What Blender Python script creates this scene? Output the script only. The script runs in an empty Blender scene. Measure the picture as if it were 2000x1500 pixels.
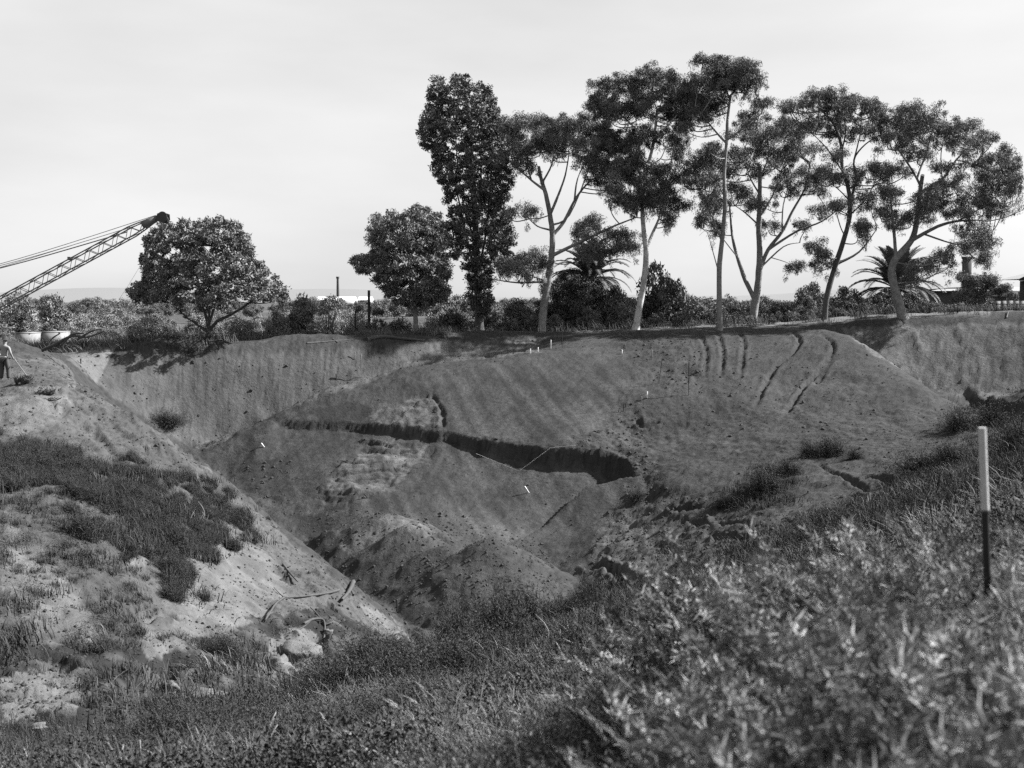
import bpy, bmesh, math, random
import numpy as np
from mathutils import Vector, Matrix

random.seed(7)
rng = np.random.default_rng(7)
S = bpy.context.scene
COL = S.collection
R = math.radians

# ------------------------------------------------------------------ camera
FPX = 2246.0                       # focal length in photograph pixels (2000 wide)
PITCH = math.atan(160.0 / FPX)
CZ = 1.65
cam_d = bpy.data.cameras.new('camera')
cam = bpy.data.objects.new('camera', cam_d)
COL.objects.link(cam)
cam.location = (0, 0, CZ)
cam.rotation_euler = (math.pi / 2 - PITCH, 0, 0)
cam_d.lens = FPX / 2000 * 36
cam_d.sensor_width = 36
cam_d.clip_start = 0.05
cam_d.clip_end = 20000
cam_d.dof.use_dof = True
cam_d.dof.focus_distance = 62
cam_d.dof.aperture_fstop = 3.4
S.camera = cam

# ------------------------------------------------------------------ light
SUN_EL, SUN_AZ = 37.0, 13.0        # azimuth: degrees from +X towards +Y
sd = Vector((math.cos(R(SUN_EL)) * math.cos(R(SUN_AZ)), math.cos(R(SUN_EL)) * math.sin(R(SUN_AZ)), math.sin(R(SUN_EL))))
w = bpy.data.worlds.new('World')
S.world = w
w.use_nodes = True
nt = w.node_tree
nt.nodes.clear()
wo = nt.nodes.new('ShaderNodeOutputWorld')
bg = nt.nodes.new('ShaderNodeBackground')
sky = nt.nodes.new('ShaderNodeTexSky')
sky.sky_type = 'NISHITA'
sky.sun_disc = False
sky.sun_elevation = R(SUN_EL)
sky.sun_rotation = R(90 - SUN_AZ)
sky.dust_density = 2.5
bg.inputs['Strength'].default_value = 0.055
sep = nt.nodes.new('ShaderNodeSeparateColor')     # orange-filtered black-and-white film
nt.links.new(sky.outputs[0], sep.inputs[0])
m1 = nt.nodes.new('ShaderNodeMath'); m1.operation = 'MULTIPLY'; m1.inputs[1].default_value = 0.7
m2 = nt.nodes.new('ShaderNodeMath'); m2.operation = 'MULTIPLY_ADD'; m2.inputs[1].default_value = 0.3
nt.links.new(sep.outputs[0], m1.inputs[0])
nt.links.new(sep.outputs[1], m2.inputs[0]); nt.links.new(m1.outputs[0], m2.inputs[2])
tc = nt.nodes.new('ShaderNodeTexCoord')
mp = nt.nodes.new('ShaderNodeMapping'); mp.inputs['Scale'].default_value = (1.6, 1.6, 6.0)
nt.links.new(tc.outputs['Generated'], mp.inputs[0])
cn = nt.nodes.new('ShaderNodeTexNoise'); cn.inputs['Scale'].default_value = 1.7; cn.inputs['Detail'].default_value = 5; cn.inputs['Roughness'].default_value = 0.5
nt.links.new(mp.outputs[0], cn.inputs[0])
cr = nt.nodes.new('ShaderNodeMapRange'); cr.inputs[1].default_value = 0.3; cr.inputs[2].default_value = 0.7; cr.inputs[3].default_value = 3.95; cr.inputs[4].default_value = 5.0
nt.links.new(cn.outputs[0], cr.inputs[0])
mx = nt.nodes.new('ShaderNodeMix'); mx.data_type = 'FLOAT'; mx.inputs[0].default_value = 0.72   # thin high cloud veil
SKYMIX = mx
nt.links.new(m2.outputs[0], mx.inputs[2]); nt.links.new(cr.outputs[0], mx.inputs[3])
nt.links.new(mx.outputs[0], bg.inputs['Color'])
nt.links.new(bg.outputs[0], wo.inputs[0])

sl = bpy.data.lights.new('sun', 'SUN')
sl.energy = 4.6
sl.angle = R(0.55)
sl.color = (1, 1, 1)
so = bpy.data.objects.new('sun', sl)
COL.objects.link(so)
so.location = sd * 100
so.rotation_euler = sd.to_track_quat('Z', 'Y').to_euler()

S.view_settings.view_transform = 'Standard'
S.view_settings.look = 'None'
S.view_settings.gamma = 1
S.view_settings.use_curve_mapping = False
S.view_settings.exposure = 1.92
S.render.engine = 'CYCLES'
S.cycles.max_bounces = 5
S.cycles.diffuse_bounces = 2
S.cycles.glossy_bounces = 2
S.cycles.transmission_bounces = 2
S.cycles.use_denoising = False

# ------------------------------------------------------------------ helpers
CT, ST = math.cos(PITCH), math.sin(PITCH)

def P(px, py, Y):
    """point of the place that the photograph shows at (px, py), Y metres away"""
    u = (px - 1000) / FPX; v = (750 - py) / FPX
    s = Y / (CT + v * ST)
    return Vector((u * s, Y, CZ + (-ST + v * CT) * s))

def Pn(px, py, Y):
    u = (px - 1000) / FPX; v = (750 - py) / FPX
    s = Y / (CT + v * ST)
    return u * s, Y + 0 * u, CZ + (-ST + v * CT) * s

def proj(x, y, z):
    dz = z - CZ
    d = y * CT - dz * ST
    d = np.where(np.abs(d) < 1e-3, 1e-3, d)
    return 1000 + FPX * x / d, 750 - FPX * (y * ST + dz * CT) / d, d

def mat(name, val, rough=0.9, var=0.0, scale=3.0, attr=None, objrand=0.0, bump=0.0, spec=0.2, bscale=None):
    m = bpy.data.materials.new(name); m.use_nodes = True
    t = m.node_tree; b = t.nodes['Principled BSDF']
    b.inputs['Roughness'].default_value = rough
    b.inputs['Specular IOR Level'].default_value = spec
    v = t.nodes.new('ShaderNodeValue'); v.outputs[0].default_value = val
    cur = v.outputs[0]
    def mul(a, bb):
        n = t.nodes.new('ShaderNodeMath'); n.operation = 'MULTIPLY'
        t.links.new(a, n.inputs[0])
        if isinstance(bb, float): n.inputs[1].default_value = bb
        else: t.links.new(bb, n.inputs[1])
        return n.outputs[0]
    if attr:
        a = t.nodes.new('ShaderNodeAttribute'); a.attribute_name = attr
        cur = mul(cur, a.outputs['Fac'])
    if var:
        tcn = t.nodes.new('ShaderNodeTexCoord')
        n = t.nodes.new('ShaderNodeTexNoise'); n.inputs['Scale'].default_value = scale; n.inputs['Detail'].default_value = 6; n.inputs['Roughness'].default_value = 0.65
        t.links.new(tcn.outputs['Object'], n.inputs[0])
        r = t.nodes.new('ShaderNodeMapRange'); r.inputs[1].default_value = 0.3; r.inputs[2].default_value = 0.7; r.inputs[3].default_value = 1 - var; r.inputs[4].default_value = 1 + var
        t.links.new(n.outputs[0], r.inputs[0]); cur = mul(cur, r.outputs[0])
    if objrand:
        o = t.nodes.new('ShaderNodeObjectInfo')
        r = t.nodes.new('ShaderNodeMapRange'); r.inputs[3].default_value = 1 - objrand; r.inputs[4].default_value = 1 + objrand
        t.links.new(o.outputs['Random'], r.inputs[0]); cur = mul(cur, r.outputs[0])
    c = t.nodes.new('ShaderNodeCombineColor')
    for i in range(3): t.links.new(cur, c.inputs[i])
    t.links.new(c.outputs[0], b.inputs['Base Color'])
    if bump:
        tcn = t.nodes.new('ShaderNodeTexCoord')
        n = t.nodes.new('ShaderNodeTexNoise'); n.inputs['Scale'].default_value = bscale or scale * 2; n.inputs['Detail'].default_value = 8; n.inputs['Roughness'].default_value = 0.7
        t.links.new(tcn.outputs['Object'], n.inputs[0])
        bn = t.nodes.new('ShaderNodeBump'); bn.inputs['Strength'].default_value = 1.0; bn.inputs['Distance'].default_value = bump
        t.links.new(n.outputs[0], bn.inputs['Height']); t.links.new(bn.outputs[0], b.inputs['Normal'])
    return m

def tag(o, label=None, cat=None, group=None, kind=None):
    if label: o['label'] = label
    if cat: o['category'] = cat
    if group: o['group'] = group
    if kind: o['kind'] = kind
    return o

def link(o, parent=None):
    COL.objects.link(o)
    if parent is not None:
        o.parent = parent
    return o

def empty(name, loc, label=None, cat=None, group=None):
    o = bpy.data.objects.new(name, None); o.location = loc
    o.empty_display_size = 0.2
    link(o); tag(o, label, cat, group)
    return o

class MB:
    """collects numpy chunks of vertices and faces and links them as one mesh object"""
    def __init__(self): self.v = []; self.f = []; self.n = 0; self.a = []
    def add(self, v, f, a=None):
        v = np.asarray(v, float).reshape(-1, 3); f = np.asarray(f, int)
        self.v.append(v); self.f.append(f + self.n); self.n += len(v)
        self.a.append(np.full(len(v), 1.0) if a is None else np.asarray(a, float))
    def mesh(self, name, m, smooth=False, origin=None, attr=False):
        me = bpy.data.meshes.new(name)
        v = np.concatenate(self.v)
        if origin is not None: v = v - np.array(origin)
        k4 = [f for f in self.f if f.shape[1] == 4]; k3 = [f for f in self.f if f.shape[1] == 3]
        nf4 = sum(len(f) for f in k4); nf3 = sum(len(f) for f in k3)
        me.vertices.add(len(v)); me.vertices.foreach_set('co', v.astype(np.float32).ravel())
        loops = np.concatenate([f.ravel() for f in k4] + [f.ravel() for f in k3])
        me.loops.add(len(loops)); me.loops.foreach_set('vertex_index', loops.astype(np.int32))
        st = np.concatenate([np.arange(nf4) * 4, nf4 * 4 + np.arange(nf3) * 3]).astype(np.int32)
        me.polygons.add(nf4 + nf3); me.polygons.foreach_set('loop_start', st)
        me.update(calc_edges=True)
        if attr:
            at = me.attributes.new('shade', 'FLOAT', 'POINT'); at.data.foreach_set('value', np.concatenate(self.a).astype(np.float32))
        if smooth: me.polygons.foreach_set('use_smooth', np.ones(nf4 + nf3, bool))
        me.materials.append(m)
        return me
    def build(self, name, m, parent=None, smooth=False, attr=False):
        origin = None
        if parent is not None: origin = parent_loc(parent)
        o = bpy.data.objects.new(name, self.mesh(name, m, smooth, origin, attr))
        link(o, parent)
        return o

def parent_loc(p):
    l = Vector((0, 0, 0))
    while p is not None:
        l = l + p.location; p = p.parent
    return tuple(l)

def tube(mb, pts, rad, sides=6, jitter=0.0, cap=True):
    pts = [Vector(p) for p in pts]; n = len(pts)
    if not hasattr(rad, '__len__'): rad = [rad] * n
    vs = []
    ref = Vector((0.3, 0.9, 0.2))
    for i, p in enumerate(pts):
        d = (pts[min(i + 1, n - 1)] - pts[max(i - 1, 0)])
        if d.length < 1e-6: d = Vector((0, 0, 1))
        d.normalize()
        a = d.cross(ref)
        if a.length < 0.1: a = d.cross(Vector((1, 0, 0)))
        a.normalize(); b = d.cross(a)
        for k in range(sides):
            t = 2 * math.pi * k / sides
            r = rad[i] * (1 + (random.uniform(-jitter, jitter) if jitter else 0))
            vs.append(p + (a * math.cos(t) + b * math.sin(t)) * r)
    f = []
    for i in range(n - 1):
        for k in range(sides):
            k2 = (k + 1) % sides
            f.append((i * sides + k, i * sides + k2, (i + 1) * sides + k2, (i + 1) * sides + k))
    mb.add([tuple(v) for v in vs], f)
    if cap:
        base = mb.n - len(vs)
        for o_, ctr in ((0, pts[0]), ((n - 1) * sides, pts[-1])):
            mb.add([tuple(ctr)] + [tuple(vs[o_ + k]) for k in range(sides)], [(0, 1 + k, 1 + (k + 1) % sides) for k in range(sides)])

def box(mb, c, s, rz=0.0, tilt=None):
    c = Vector(c); v = []
    M = Matrix.Rotation(rz, 3, 'Z')
    if tilt is not None: M = M @ Matrix.Rotation(tilt, 3, 'Y')
    for x in (-.5, .5):
        for y in (-.5, .5):
            for z in (-.5, .5):
                v.append(tuple(c + M @ Vector((x * s[0], y * s[1], z * s[2]))))
    mb.add(v, [(0, 1, 3, 2), (4, 6, 7, 5), (0, 4, 5, 1), (2, 3, 7, 6), (0, 2, 6, 4), (1, 5, 7, 3)])

def smooth_path(pts, n=4):
    """Catmull-Rom through the points"""
    pts = [Vector(p) for p in pts]
    if len(pts) < 3: return pts
    out = []
    for i in range(len(pts) - 1):
        p0 = pts[max(i - 1, 0)]; p1 = pts[i]; p2 = pts[i + 1]; p3 = pts[min(i + 2, len(pts) - 1)]
        for k in range(n):
            t = k / n
            out.append(0.5 * ((2 * p1) + (p2 - p0) * t + (2 * p0 - 5 * p1 + 4 * p2 - p3) * t * t + (3 * p1 - p0 - 3 * p2 + p3) * t ** 3))
    out.append(pts[-1])
    return out

# ------------------------------------------------------------------ noise
_perm = rng.permutation(512)
_perm = np.concatenate([_perm, _perm])
_ang = rng.random(512) * 2 * np.pi
_gx, _gy = np.cos(_ang), np.sin(_ang)

def perlin(x, y, seed=0):
    xi = np.floor(x).astype(int); yi = np.floor(y).astype(int)
    xf = x - xi; yf = y - yi
    u = xf * xf * xf * (xf * (xf * 6 - 15) + 10); v = yf * yf * yf * (yf * (yf * 6 - 15) + 10)
    def g(ix, iy, dx, dy):
        h = _perm[(_perm[(ix + seed * 37) & 511] + iy) & 511]
        return _gx[h] * dx + _gy[h] * dy
    a = g(xi, yi, xf, yf); b = g(xi + 1, yi, xf - 1, yf); c = g(xi, yi + 1, xf, yf - 1); d = g(xi + 1, yi + 1, xf - 1, yf - 1)
    return (a * (1 - u) + b * u) * (1 - v) + (c * (1 - u) + d * u) * v

def fbm(x, y, oct=4, seed=0, gain=0.5):
    s = 0; a = 1.0; f = 1.0
    for o in range(oct):
        s = s + a * perlin(x * f, y * f, seed + o); a *= gain; f *= 2.03
    return s

# ------------------------------------------------------------------ terrain
ctrl = []
def line(pts, step=1.6):
    """break line through (px, py, Y) points"""
    w3 = [P(*p) for p in pts]
    for a, b in zip(w3[:-1], w3[1:]):
        n = max(1, int((b - a).length / step))
        for k in range(n): ctrl.append(a.lerp(b, k / n))
    ctrl.append(w3[-1])
def pts(*ps):
    for p in ps: ctrl.append(P(*p))
def wpts(*ps):
    for p in ps: ctrl.append(Vector(p))

# far rim and wall
line([(-420, 702, 66), (-150, 694, 76), (0, 690, 77), (150, 700, 76), (370, 690, 80), (600, 675, 84), (820, 663, 88), (1060, 655, 93), (1200, 649, 95), (1480, 640, 97), (1650, 633, 97), (1800, 628, 97), (2000, 622, 95), (2200, 622, 92)], 1.3)
line([(215, 782, 74.5), (350, 845, 77.2), (430, 850, 78.5), (530, 815, 80), (700, 742, 83.4), (850, 702, 86.2), (950, 694, 88.8), (1050, 676, 91)], 1.3)
line([(1690, 690, 93.5), (1745, 712, 92.5), (1800, 745, 91), (1900, 765, 89), (2050, 772, 87)], 1.3)
wpts((27.5, 91, -4.2), (30, 86, -4.9), (31, 80, -5.3), (31.5, 74, -5.2))
# left lip of the pit
line([(150, 702, 75), (132, 712, 68), (128, 722, 60), (140, 745, 50)], 1.5)
line([(190, 775, 70), (180, 800, 62), (215, 810, 55)], 2)
# left spur ridge and the drop behind it
ridge = [(140, 745, 50), (220, 785, 48.3), (300, 838, 47), (400, 908, 46), (500, 988, 45.5), (600, 1068, 45), (690, 1138, 44.5), (760, 1200, 43.5), (850, 1285, 41)]
line(ridge, 1.1)
for p in ridge[1:7]:
    q = P(*p)
    for s, dz in ((1.6, 1.5), (4.5, 4.2)):
        ctrl.append(Vector((q.x + .45 * s, q.y + .9 * s, max(q.z - dz, -11.3))))
# pit floor
pts((610, 1032, 62.5), (640, 1070, 60), (700, 1112, 55), (760, 1160, 51), (820, 1228, 46.5), (560, 1010, 63.5))
wpts((-22, 64, -7.8), (-16, 58, -9.6), (-10, 52, -11.2))
# left hillside facing the camera
pts((60, 745, 47), (0, 745, 47.5), (-300, 745, 48), (0, 700, 68), (-300, 700, 60), (60, 790, 43), (-200, 800, 42), (0, 835, 41), (0, 900, 36), (0, 1000, 31), (0, 1100, 27.5), (0, 1200, 24.5), (0, 1300, 22), (0, 1390, 19), (0, 1450, 17), (0, 1500, 15.3),
    (150, 830, 42.5), (150, 930, 36), (150, 1050, 30.5), (150, 1150, 27.5), (150, 1270, 24), (150, 1380, 20.5), (150, 1450, 17.5),
    (300, 920, 40), (300, 1000, 35.5), (300, 1100, 31.5), (300, 1200, 28.5), (300, 1330, 23), (300, 1430, 18), (300, 1500, 15),
    (400, 980, 41), (400, 1080, 36), (400, 1180, 31),
    (500, 1060, 40.5), (500, 1150, 36), (500, 1200, 33), (500, 1260, 29.5), (500, 1340, 24), (500, 1420, 18.5), (500, 1500, 14),
    (620, 1130, 40), (620, 1200, 35), (640, 1290, 29.5), (640, 1350, 24), (640, 1420, 17.5),
    (730, 1240, 38), (750, 1300, 32), (780, 1350, 23))
pts((-400, 900, 37), (-400, 1100, 29), (-400, 1300, 24), (-400, 1500, 17))
# mound
line([(385, 888, 71), (440, 858, 72), (530, 813, 74.6), (650, 757, 77.6), (800, 717, 80.5), (950, 701, 83), (1050, 686, 85), (1100, 681, 86.5)], 1.6)
line([(1600, 645, 95), (1700, 682, 88), (1800, 742, 78.5), (1850, 792, 72), (1895, 852, 64)], 1.6)
pts((1240, 660, 90), (1400, 655, 91), (1540, 655, 91),
    (1100, 720, 81), (1120, 780, 76), (1130, 865, 69), (1100, 960, 65), (1080, 1040, 61.5), (1060, 1100, 57), (1060, 1170, 50.5),
    (980, 750, 78), (980, 830, 72.5), (960, 900, 68.5), (960, 980, 64.5), (960, 1050, 60),
    (860, 770, 76), (860, 843, 71.8), (860, 930, 67), (840, 1010, 62.5), (810, 1060, 58),
    (700, 820, 73.8), (700, 900, 68.8), (690, 970, 64.3),
    (530, 880, 70.8), (510, 940, 67.5),
    (440, 930, 69.5),
    (1230, 730, 80.5), (1345, 770, 76.5), (1260, 770, 76.5), (1250, 850, 72), (1240, 915, 66.5), (1230, 985, 63.5), (1180, 1060, 57),
    (1450, 740, 80), (1600, 740, 80), (1500, 830, 71), (1650, 830, 70), (1760, 830, 69.5), (1350, 850, 71.5), (1300, 950, 63), (1300, 1040, 55.5), (1250, 1100, 50), (1150, 1125, 50.5),
    (1500, 930, 59.5), (1450, 1020, 51), (1650, 915, 60), (1760, 895, 60), (1760, 945, 52), (1620, 1010, 47))
line([(1100, 1190, 45), (1180, 1160, 45), (1330, 1115, 44), (1450, 1070, 44), (1600, 1020, 45), (1750, 955, 49), (1870, 890, 55)], 2)
# right hollow, and an unseen bank beyond it raised to shade it
pts((1890, 800, 70), (1850, 765, 82), (1960, 790, 78), (1960, 850, 60), (2050, 800, 70))
wpts((36, 78, -4), (37, 66, -3.6), (41, 78, .8), (42, 66, .8), (40, 54, .6), (36, 42, -.4), (31, 30, -.6), (50, 92, .6), (48, 80, .9))
# near bank
pts((1000, 1500, 8.5), (1000, 1400, 14), (1000, 1310, 23), (960, 1240, 31), (1200, 1500, 7), (1200, 1380, 15), (1200, 1260, 29), (1100, 1230, 35),
    (1500, 1500, 4.6), (1500, 1330, 9), (1480, 1200, 20), (1550, 1090, 33),
    (1750, 1330, 5), (1760, 1180, 10), (1800, 1050, 22), (1850, 960, 37), (1950, 900, 45), (2000, 960, 24),
    (750, 1500, 10.5), (780, 1420, 15), (900, 1330, 22))
wpts((1.75, 4.1, 0.16), (1.2, 3.2, .05), (0, 0, 0.1), (2.5, 1.5, .3), (4, 6, 0.15), (7, 10, .1), (12, 16, .0), (20, 24, -.2), (-6, 2, -.6), (-14, 4, -2.2), (-30, 6, -3), (0, -6, .3), (-12, -8, .1), (15, -5, .4), (60, 10, .6), (60, 60, .8), (-60, 0, -.6), (-70, 40, -1.5), (-70, 80, -1.6), (70, 100, .6))
# plateau beyond the rim
for x, z in ((-80, -1.6), (-50, -1.75), (-34, -1.7), (-25, -1.75), (-15, -1.5), (-5, -1.2), (5, -.95), (15, -.55), (25, -.25), (40, .3), (60, .5), (85, .6)):
    for y in (106, 118, 140):
        ctrl.append(Vector((x, y, z + 0.004 * (y - 100))))
for x, z in ((-45, -1.75), (-34, -1.75), (-27, -1.75), (-20, -1.65)):
    for y in (84, 94): ctrl.append(Vector((x, y, z)))
wpts((-8, 94, -1.4), (-14, 90, -1.5), (2, 99, -1.05))
for a in range(12):
    t = a / 12 * 2 * math.pi
    ctrl.append(Vector((260 * math.sin(t), 60 + 260 * math.cos(t), -.6)))

C = np.array([tuple(c) for c in ctrl])
# drop near-duplicates
keep = []
for i in range(len(C)):
    if all((C[i, 0] - C[j, 0]) ** 2 + (C[i, 1] - C[j, 1]) ** 2 > 0.25 for j in keep): keep.append(i)
C = C[keep]
def _phi(r): return np.sqrt(r * r + 0.15)
_D = _phi(np.hypot(C[:, None, 0] - C[None, :, 0], C[:, None, 1] - C[None, :, 1]))
_n = len(C)
_A = np.zeros((_n + 1, _n + 1)); _A[:_n, :_n] = _D - np.eye(_n) * 0.02; _A[:_n, _n] = 1; _A[_n, :_n] = 1
_W = np.linalg.solve(_A, np.concatenate([C[:, 2], [0]]))
def Hbase(x, y):
    x = np.asarray(x, float); y = np.asarray(y, float); sh = x.shape
    x = x.ravel(); y = y.ravel(); out = np.empty(len(x))
    for i in range(0, len(x), 20000):
        xx = x[i:i + 20000, None]; yy = y[i:i + 20000, None]
        out[i:i + 20000] = _phi(np.hypot(xx - C[None, :, 0], yy - C[None, :, 1])) @ _W[:_n] + _W[_n]
    r = np.hypot(x, y - 60)
    t = np.clip((r - 150) / 130, 0, 1)
    return (out * (1 - t) + (-.6) * t).reshape(sh)

# polar sheet round the viewpoint
def seg(a, b, r):
    n = max(2, int(math.log(b / a) / r)); return list(a * (b / a) ** (np.arange(n) / n))
radii = np.array([0.25] + seg(.5, 3, .07) + seg(3, 14, .016) + seg(14, 65.5, .0042) + seg(65.5, 76, .0017) + seg(76, 104, .0042) + seg(104, 220, .02) + seg(220, 9000, .09) + [9000])
fine = np.arange(-33, 33.01, .088)
co1 = np.arange(-180, -33, 3.0); co2 = np.arange(36, 180, 3.0)
phis = np.radians(np.concatenate([co1, fine, co2]))
NR, NP = len(radii), len(phis)
GX = radii[:, None] * np.sin(phis)[None, :]; GY = radii[:, None] * np.cos(phis)[None, :]
GZ = Hbase(GX, GY)

def samp(grid, x, y):
    r = np.hypot(x, y); p = np.arctan2(x, y)
    i = np.clip(np.searchsorted(radii, r) - 1, 0, NR - 2); j = np.clip(np.searchsorted(phis, p) - 1, 0, NP - 2)
    tr = np.clip((r - radii[i]) / (radii[i + 1] - radii[i]), 0, 1); tp = np.clip((p - phis[j]) / (phis[j + 1] - phis[j]), 0, 1)
    return (grid[i, j] * (1 - tr) + grid[i + 1, j] * tr) * (1 - tp) + (grid[i, j + 1] * (1 - tr) + grid[i + 1, j + 1] * tr) * tp
def H(x, y): return samp(GZ, np.asarray(x, float), np.asarray(y, float))
def H1(x, y): return float(H(np.array([x]), np.array([y]))[0])

_ys = np.concatenate([np.geomspace(1.5, 20, 260), np.geomspace(20.05, 130, 700)])
def hit(px, py, ymin=1.5):
    """where the ray through (px, py) first meets the ground"""
    px = np.atleast_1d(np.asarray(px, float)); py = np.atleast_1d(np.asarray(py, float))
    res = np.full((len(px), 3), np.nan)
    ys = _ys[_ys >= ymin]
    for i in range(0, len(px), 2000):
        a = px[i:i + 2000, None]; b = py[i:i + 2000, None]
        x, y, z = Pn(a, b, ys[None, :]); y = np.broadcast_to(y, x.shape)
        below = z < H(x, y)
        k = below.argmax(1); ok = below.any(1)
        q = np.arange(len(k)); k0 = np.maximum(k - 1, 0)
        g1 = z[q, k] - H(x[q, k], y[q, k]); g0 = z[q, k0] - H(x[q, k0], y[q, k0])
        t = np.where(np.abs(g0 - g1) > 1e-9, g0 / (g0 - g1 + 1e-12), 0); t = np.clip(t, 0, 1)
        X = x[q, k0] * (1 - t) + x[q, k] * t; Yv = y[q, k0] * (1 - t) + y[q, k] * t
        r = np.stack([X, Yv, H(X, Yv)], 1); r[~ok] = np.nan
        res[i:i + 2000] = r
    return res
def hit1(px, py, ymin=1.5):
    r = hit([px], [py], ymin)[0]
    if np.isnan(r[0]):
        r = np.array(P(px, py, 100))
    return Vector(r)

def dist_poly(x, y, w2):
    """distance, parameter (0..1 by length) and side of the nearest segment of a plan polyline"""
    best = np.full(x.shape, 1e9); tt = np.zeros(x.shape); side = np.zeros(x.shape)
    L = [math.hypot(b[0] - a[0], b[1] - a[1]) for a, b in zip(w2[:-1], w2[1:])]; tot = sum(L); acc = 0
    for (a, b), l in zip(zip(w2[:-1], w2[1:]), L):
        dx, dy = b[0] - a[0], b[1] - a[1]
        t = np.clip(((x - a[0]) * dx + (y - a[1]) * dy) / (l * l + 1e-9), 0, 1)
        d = np.hypot(x - a[0] - t * dx, y - a[1] - t * dy)
        s = dx * (y - a[1]) - dy * (x - a[0])
        m = d < best
        best = np.where(m, d, best); tt = np.where(m, (acc + t * l) / tot, tt); side = np.where(m, np.sign(s), side); acc += l
    return best, tt, side

def window(w2, pad):
    xs = [p[0] for p in w2]; ys = [p[1] for p in w2]
    return (GX > min(xs) - pad) & (GX < max(xs) + pad) & (GY > min(ys) - pad) & (GY < max(ys) + pad)

def wline(ps, ymin=1.5):
    r = hit([p[0] for p in ps], [p[1] for p in ps], ymin)
    r = r[~np.isnan(r[:, 0])]
    v = smooth_path([Vector(q) for q in r], 4) if len(r) > 2 else [Vector(q) for q in r]
    return [(p.x, p.y) for p in v]

def carve(ps, width, depth, berm=0.0, ymin=1.5, noise=.3):
    w2 = wline(ps, ymin)
    if len(w2) < 2: return
    m = window(w2, width * 4)
    x, y = GX[m], GY[m]
    wob = .35 * fbm(x * 1.3, y * 1.3, 3, 5) * min(1, width * 2)
    d, t, s = dist_poly(x + wob, y + wob, w2)
    e = np.clip(t * 8, 0, 1) * np.clip((1 - t) * 8, 0, 1)
    GZ[m] += (-depth * np.exp(-(d / width) ** 2) + berm * np.exp(-((d - 1.8 * width) / (.6 * width)) ** 2)) * e * (1 + noise * fbm(x * 2, y * 2, 2, 9))

# -- big cut across the mound (archaeological section): ground on its near side is dug away
cut_px = [(540, 819), (600, 821), (700, 827), (800, 836), (856, 845), (870, 843), (930, 857), (1000, 868), (1070, 875), (1130, 876), (1190, 884), (1222, 897), (1243, 926)]
w2 = wline(cut_px)
m = window(w2, 16)
x, y = GX[m], GY[m]
wob = .10 * fbm(x * 1.2, y * 1.2, 4, 3) + .05 * fbm(x * 6, y * 2, 2, 19)
d, t, s = dist_poly(x, y + wob, w2)
hgt = np.interp(t, [0, .04, .3, .42, .45, .55, .75, .88, .95, 1], [0, .45, .5, .45, .5, .65, .95, 1.3, 1.2, 0])
sgn = np.where(s < 0, 1.0, 0.0)
st = np.clip(d / .2, 0, 1); st = st * st * (3 - 2 * st)
GZ[m] -= sgn * hgt * st * np.exp(-(d / 6.5) ** 2)
# step added at the foot of the far right wall to make dark shade there
w2 = wline([(1850, 758), (1905, 766), (1960, 784), (2060, 804)], 60)
m = window(w2, 9); x, y = GX[m], GY[m]
d, t, s = dist_poly(x, y + .3 * fbm(x, y, 3, 6), w2)
GZ[m] -= np.where(s < 0, 1.0, 0.0) * np.interp(t, [0, .2, .5, 1], [.0, .8, 1.1, .9]) * np.clip(d / .4, 0, 1) * np.exp(-(d / 5) ** 2)

# heaps on the pit floor
def heap(px, py, Y, slope, rx=1.0, sharp=.35, wob=.25, seed=0):
    c = P(px, py, Y)
    dx = (GX - c.x) / rx; dy = GY - c.y
    m = (np.abs(dx) < 9) & (np.abs(dy) < 9)
    dd = np.sqrt(dx[m] ** 2 + dy[m] ** 2 + sharp ** 2) - sharp
    z = c.z - slope * dd + wob * fbm(GX[m] * .8, GY[m] * .8, 3, seed) * np.minimum(dd, 1)
    k = .12
    h = np.clip(.5 + .5 * (z - GZ[m]) / k, 0, 1)
    GZ[m] = GZ[m] * (1 - h) + z * h + k * h * (1 - h)
heap(800, 1024, 54, .74, 1.1, .35, .15, 1)
heap(958, 1052, 50, .70, 1.15, .5, .2, 2)
heap(872, 1066, 52, .75, 1.2, .8, .2, 3)
heap(1010, 1120, 48, .6, 1.2, .8, .3, 4)
heap(752, 1004, 57.5, .62, 1.25, .9, .35, 5)
0 and heap(850, 1050, 56.5, .6, 1.2, .8, .3, 6)

# roughness everywhere (metres), stronger on loose ground
PXg, PYg, DEP = proj(GX, GY, GZ)
infront = DEP > 1
def inpoly(px, py, poly):
    c = np.zeros(px.shape, bool); n = len(poly); j = n - 1
    for i in range(n):
        xi, yi = poly[i]; xj, yj = poly[j]
        if yi != yj:
            c ^= ((yi > py) != (yj > py)) & (px < (xj - xi) * (py - yi) / (yj - yi) + xi)
        j = i
    return c
def region(poly, y0=0, y1=1e9, feather=18, seed=0):
    """0..1 mask of a patch of ground, with ragged edges"""
    wx = feather * fbm(GX * .9, GY * .9, 3, seed + 20); wy = feather * .7 * fbm(GX * .9 + 40, GY * .9, 3, seed + 30)
    return (inpoly(PXg + wx, PYg + wy, poly) & infront & (GY > y0) & (GY < y1)).astype(float)

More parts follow.
